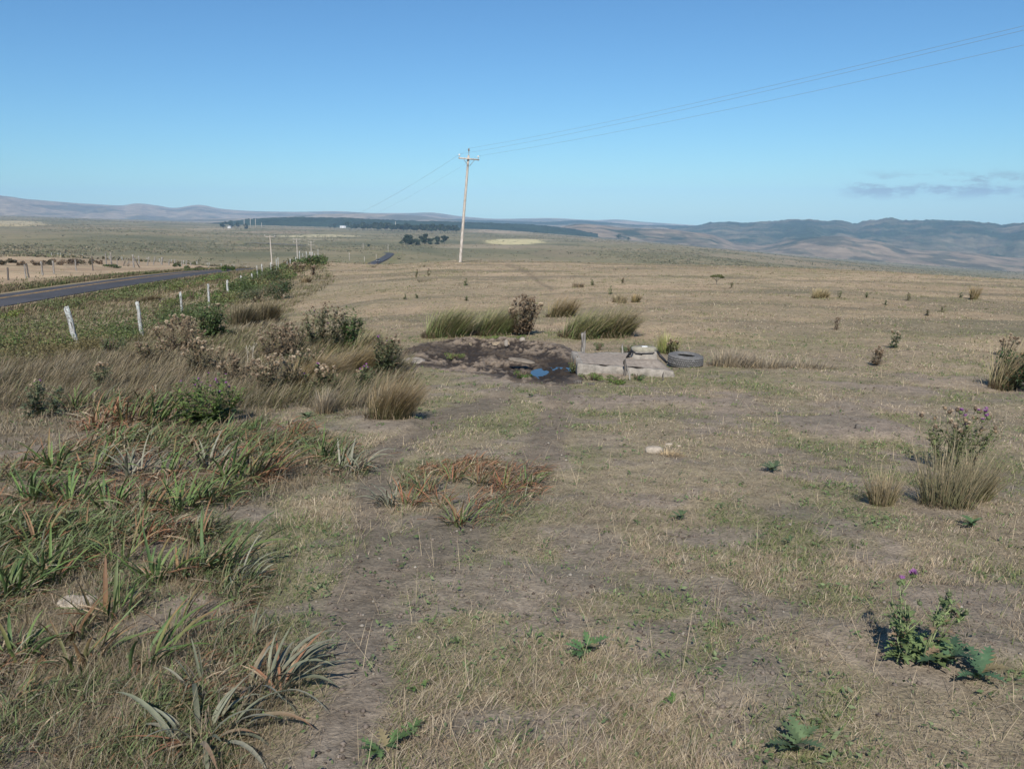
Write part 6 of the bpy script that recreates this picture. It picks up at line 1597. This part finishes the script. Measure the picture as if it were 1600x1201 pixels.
def verge_grass():
    """coarse grass on the road's verges and tufts across the middle distance"""
    rng = np.random.default_rng(39)
    n = 26000
    s = rng.uniform(0, 1, n); yy = -10 + s ** 1.0 * 150
    off = rng.choice([-1, 1], n) * (3.8 + rng.exponential(3.2, n))
    xx = np.interp(yy, RPT[:, 1], RPT[:, 0]) + off
    k = (yy > 8) & ~off_limits(xx, yy); xx, yy = xx[k], yy[k]; off = off[k]; n = len(xx)
    rr = np.hypot(xx, yy); per = 4; N_ = n * per
    bx, by = np.repeat(xx, per) + rng.normal(0, .22, N_), np.repeat(yy, per) + rng.normal(0, .22, N_)
    ok = ~off_limits(bx, by); bx, by = bx[ok], by[ok]; r2 = np.hypot(bx, by); N_ = len(bx)
    gr = smooth(.40, .62, fbm(bx / 4, by / 6, 351, 3))
    c = np.where((rng.random(N_) < .25 + .6 * gr)[:, None], np.array((0.135, 0.165, 0.06)), np.array((0.27, 0.205, 0.13))) * rng.uniform(.7, 1.3, N_)[:, None]
    g = Geo(); blades(g, np.column_stack([bx, by, ground(bx, by) - .02]), WIND + rng.normal(0, .8, N_), rng.uniform(.14, .42, N_), .0008 * r2, rng.uniform(0, .7, N_), rng.uniform(.5, 1.4, N_), c * .85, c * 1.1, 2)
    tag(g.build("verge_grass", M['grass']), "green and straw grass along both road verges", "grass", kind='stuff')

def earth_crumbs():
    """clods, crumbs and small stones on the bare earth"""
    rng = np.random.default_rng(51)
    n = 30000
    x, y, r = scatter_polar(rng, n, 2.0, 26); z = ground(x, y)
    k = (rng.random(n) < .10 + .9 * soil_mask(x, y, z)) & ~off_limits(x, y); x, y, z, r = x[k], y[k], z[k], r[k]; n = len(x)
    s = (.003 + .010 * rng.random(n) ** 4) * (1 + .06 * r)
    oc = np.array([(1, 0, 0), (0, 1, 0), (-1, 0, 0), (0, -1, 0), (0, 0, .7), (0, 0, -.7)], float)
    v = np.stack([x, y, z + s * .3], 1)[:, None] + oc[None] * s[:, None, None] * rng.uniform(.6, 1.4, (n, 6, 1))
    f = (np.arange(n) * 6)[:, None, None] + np.array([(0, 1, 4), (1, 2, 4), (2, 3, 4), (3, 0, 4), (1, 0, 5), (2, 1, 5), (3, 2, 5), (0, 3, 5)])[None]
    c = np.array([(0.22, 0.18, 0.148), (0.27, 0.225, 0.185), (0.14, 0.112, 0.09), (0.40, 0.36, 0.30)])[rng.choice(4, n, p=(.45, .3, .2, .05))] * rng.uniform(.8, 1.2, n)[:, None]
    g = Geo(); g.add(v.reshape(-1, 3), [f.reshape(-1, 3)], np.repeat(c, 6, axis=0))
    tag(g.build("earth_crumbs", M['grass']), "crumbs of dry earth and tiny stones on the bare patches", "soil crumbs", kind='stuff')

def far_scrub():
    """scrub and coarse tussock dotted over the far plain"""
    rng = np.random.default_rng(41)
    n = 60000
    x, y, r = scatter_polar(rng, n, 230, 4200, -36, 36)
    d = fbm(x / 150, y / 260, 361, 4)
    k = rng.random(n) < smooth(.42, .62, d) * .8 + .06
    k &= ~((x < np.interp(y, RPT[:, 1], RPT[:, 0])) & (r < 250))
    x, y, r = x[k], y[k], r[k]
    m = (x < 20) & (x > -420) & (y < 1100); bad = np.zeros(x.shape, bool); bad[m] = road_dist(x[m], y[m])[0] < 7
    x, y, r = x[~bad], y[~bad], r[~bad]; n = len(x); per = 5; N_ = n * per
    size = (.25 + .55 * rng.random(n) ** 3 + .00025 * r)
    bx, by = np.repeat(x, per) + rng.normal(0, 1, N_) * np.repeat(size, per) * 1.6, np.repeat(y, per) + rng.normal(0, 1, N_) * np.repeat(size, per) * 1.6
    sz = np.repeat(size, per)
    cen = np.column_stack([bx, by, ground(bx, by) + sz * rng.uniform(.1, .5, N_)])
    base = np.array([(0.13, 0.13, 0.072), (0.155, 0.145, 0.085), (0.19, 0.16, 0.10), (0.105, 0.112, 0.06), (0.24, 0.20, 0.13)])[np.repeat(rng.integers(0, 5, n), per)]
    g = Geo(); leaf_quads(g, rng, cen, sz * rng.uniform(.6, 1.3, N_), base * rng.uniform(.8, 1.2, N_)[:, None], aspect=2.2)
    tag(g.build("scrub", M['tree']), "low olive scrub covering the far plain", "scrub", kind='stuff')

def strap_undergrowth():
    """the tangled mat of strap leaves that fills the left foreground between the clumps"""
    rng = np.random.default_rng(43); g = Geo()
    MATS = [([(100, 645), (200, 622), (290, 632), (335, 662), (290, 692), (180, 694), (110, 676)], 1500, 58, .45),
            ([(-40, 725), (60, 692), (200, 690), (330, 680), (420, 690), (445, 740), (425, 772), (350, 802), (260, 818), (150, 810), (-40, 806)], 4200, 66, .30),
            ([(345, 684), (420, 652), (520, 680), (578, 748), (500, 744), (430, 722)], 1300, 48, .35),
            ([(-60, 812), (120, 820), (330, 828), (402, 872), (398, 930), (350, 985), (420, 1030), (330, 1090), (250, 1080), (120, 1075), (-60, 1130)], 8600, 70, .14),
            ([(-60, 1130), (120, 1075), (330, 1090), (370, 1140), (350, 1220), (-80, 1220)], 3400, 74, .12),
            ([(582, 782), (640, 738), (720, 716), (852, 730), (856, 772), (765, 826), (690, 826), (620, 806)], 1900, 44, .62)]
    for poly, n, Lp, red in MATS:
        poly = np.array(poly, float); lo, hi = poly.min(0), poly.max(0)
        c = np.array([P(a, b) for a, b in poly]); x0_, y0_ = c[:, :2].min(0); x1_, y1_ = c[:, :2].max(0)
        m = n * 9
        x = rng.uniform(x0_, x1_, m); y = rng.uniform(y0_, y1_, m); z = ground(x, y); px, py = project(x, y, z)
        wob = 22 * (fbm(x / .4, y / .4, 401, 3) - .5)
        k = in_poly(px + wob, py + wob * .6, poly) & ((fbm(x / .55, y / .55, 403, 4) > .455 + .05 * rng.normal(size=m)) & (np.hypot((px - 120) / 60, (py - 930) / 40) > 1))
        n = int(n * (1.15 if Lp < 70 and n > 2000 else 1.5)); x, y, z = x[k][:n], y[k][:n], z[k][:n]; n = len(x)
        s = .00083 * np.hypot(x, y)
        L = Lp * s * rng.uniform(.22, .74, n)
        kind = fbm(x / .38, y / .38, 405, 3) + rng.normal(0, .10, n)
        pal = np.array([(0.098, 0.130, 0.050), (0.122, 0.145, 0.068), (0.165, 0.168, 0.115), (0.22, 0.112, 0.062), (0.32, 0.265, 0.18), (0.20, 0.165, 0.11)])
        u = rng.random(n)
        ci = np.where(kind > .64 - red * .42, np.where(u < .5, 3, np.where(u < .75, 4, 5)), np.where(u < .56, 0, np.where(u < .78, 1, np.where(u < .87, 2, np.where(u < .92, 3, 4)))))
        col = pal[ci] * rng.uniform(.7, 1.35, n)[:, None]
        tip = col * 1.08; t = rng.random(n) < .16; tip[t] = np.array((0.23, 0.13, 0.075)) * rng.uniform(.7, 1.3, t.sum())[:, None]
        az = WIND + rng.normal(0, 1.05, n)
        t0 = rng.uniform(.15, .95, n); dead = np.isin(ci, (3, 4, 5)); t0 = np.where(dead, t0 + .35, t0); t1 = t0 + rng.uniform(.6, 1.9, n)
        straps(g, np.column_stack([x, y, z - .01]), az, L, np.maximum(L * rng.uniform(.028, .052, n), .0007 * np.hypot(x, y)), t0, np.minimum(t1, 2.3), col, tip, 5, .22, rng.normal(0, .7, n))
    tag(g.build("strap_leaf_undergrowth", M['strap'], smooth_shade=True), "tangled mat of green and rusty strap leaves", "undergrowth", kind='stuff')

def bank_undergrowth():
    """low brambles and vines that run together along the fence bank"""
    rng = np.random.default_rng(47); g = Geo()
    poly = [(-80, 512), (40, 497), (200, 478), (300, 450), (350, 432), (430, 414), (505, 404), (512, 420), (470, 440), (455, 468), (400, 478), (330, 500), (240, 512), (200, 535), (120, 565), (-80, 590)]
    n = 5200
    # spread along the bank: more plants per metre near the camera, all the way to its far end
    px = rng.uniform(-80, 512, n); t = rng.random(n)
    tr = np.array([(a, b) for a, b in poly]); top = np.interp(px, [-80, 40, 200, 300, 350, 430, 505, 512], [512, 497, 478, 450, 432, 414, 404, 408]); bot = np.interp(px, [-80, 120, 200, 240, 330, 400, 455, 470, 512], [590, 565, 535, 512, 500, 478, 468, 440, 420])
    r0 = np.interp(px, [-80, 0, 120, 222, 285, 327, 378, 424, 463, 512], [27, 26, 26.5, 32, 39, 44, 56, 70, 84, 96]); w_ = rng.normal(0, 1.0, n)
    Y = r0 + w_ * np.interp(r0, [26, 60, 96], [3.2, 5.0, 6.0]); X = (px - CX) / FPX * Y * CP
    z = ground(X, Y); qx, qy = project(X, Y, z)
    f = fbm(X / 2.6, Y / 4.0, 411, 4)
    k = in_poly(qx, qy, poly) & (f > .45) & ~off_limits(X, Y)
    X, Y, z, f = X[k], Y[k], z[k], f[k]; n = len(X)
    per = 12; N_ = n * per; h = .18 + .75 * smooth(.42, .68, f) * rng.random(n)
    hr = np.repeat(h, per)
    bx, by = np.repeat(X, per) + rng.normal(0, .20, N_), np.repeat(Y, per) + rng.normal(0, .26, N_)
    ok = ~off_limits(bx, by)
    cen = np.column_stack([bx, by, ground(bx, by) + .03 + hr * rng.random(N_) ** .7])
    hue = np.repeat(fbm(X / 3.5, Y / 5, 413, 3), per)
    col = mixc(mixc((0.085, 0.115, 0.04), (0.138, 0.168, 0.060), smooth(.38, .6, hue)), (0.17, 0.135, 0.065), smooth(.50, .64, hue) * .85) * (rng.uniform(.65, 1.35, N_) * np.repeat(rng.uniform(.75, 1.25, n), per))[:, None]
    leaf_quads(g, rng, cen[ok], (.0011 * np.hypot(bx, by) * rng.uniform(.7, 1.6, N_))[ok], col[ok])
    tag(g.build("bank_undergrowth", M['leaf']), "green brambles and vines running together over the fence bank", "undergrowth", kind='stuff')

strap_undergrowth(); bank_undergrowth(); short_grass(); broad_weeds(); long_grass(); verge_grass(); earth_crumbs(); far_scrub()
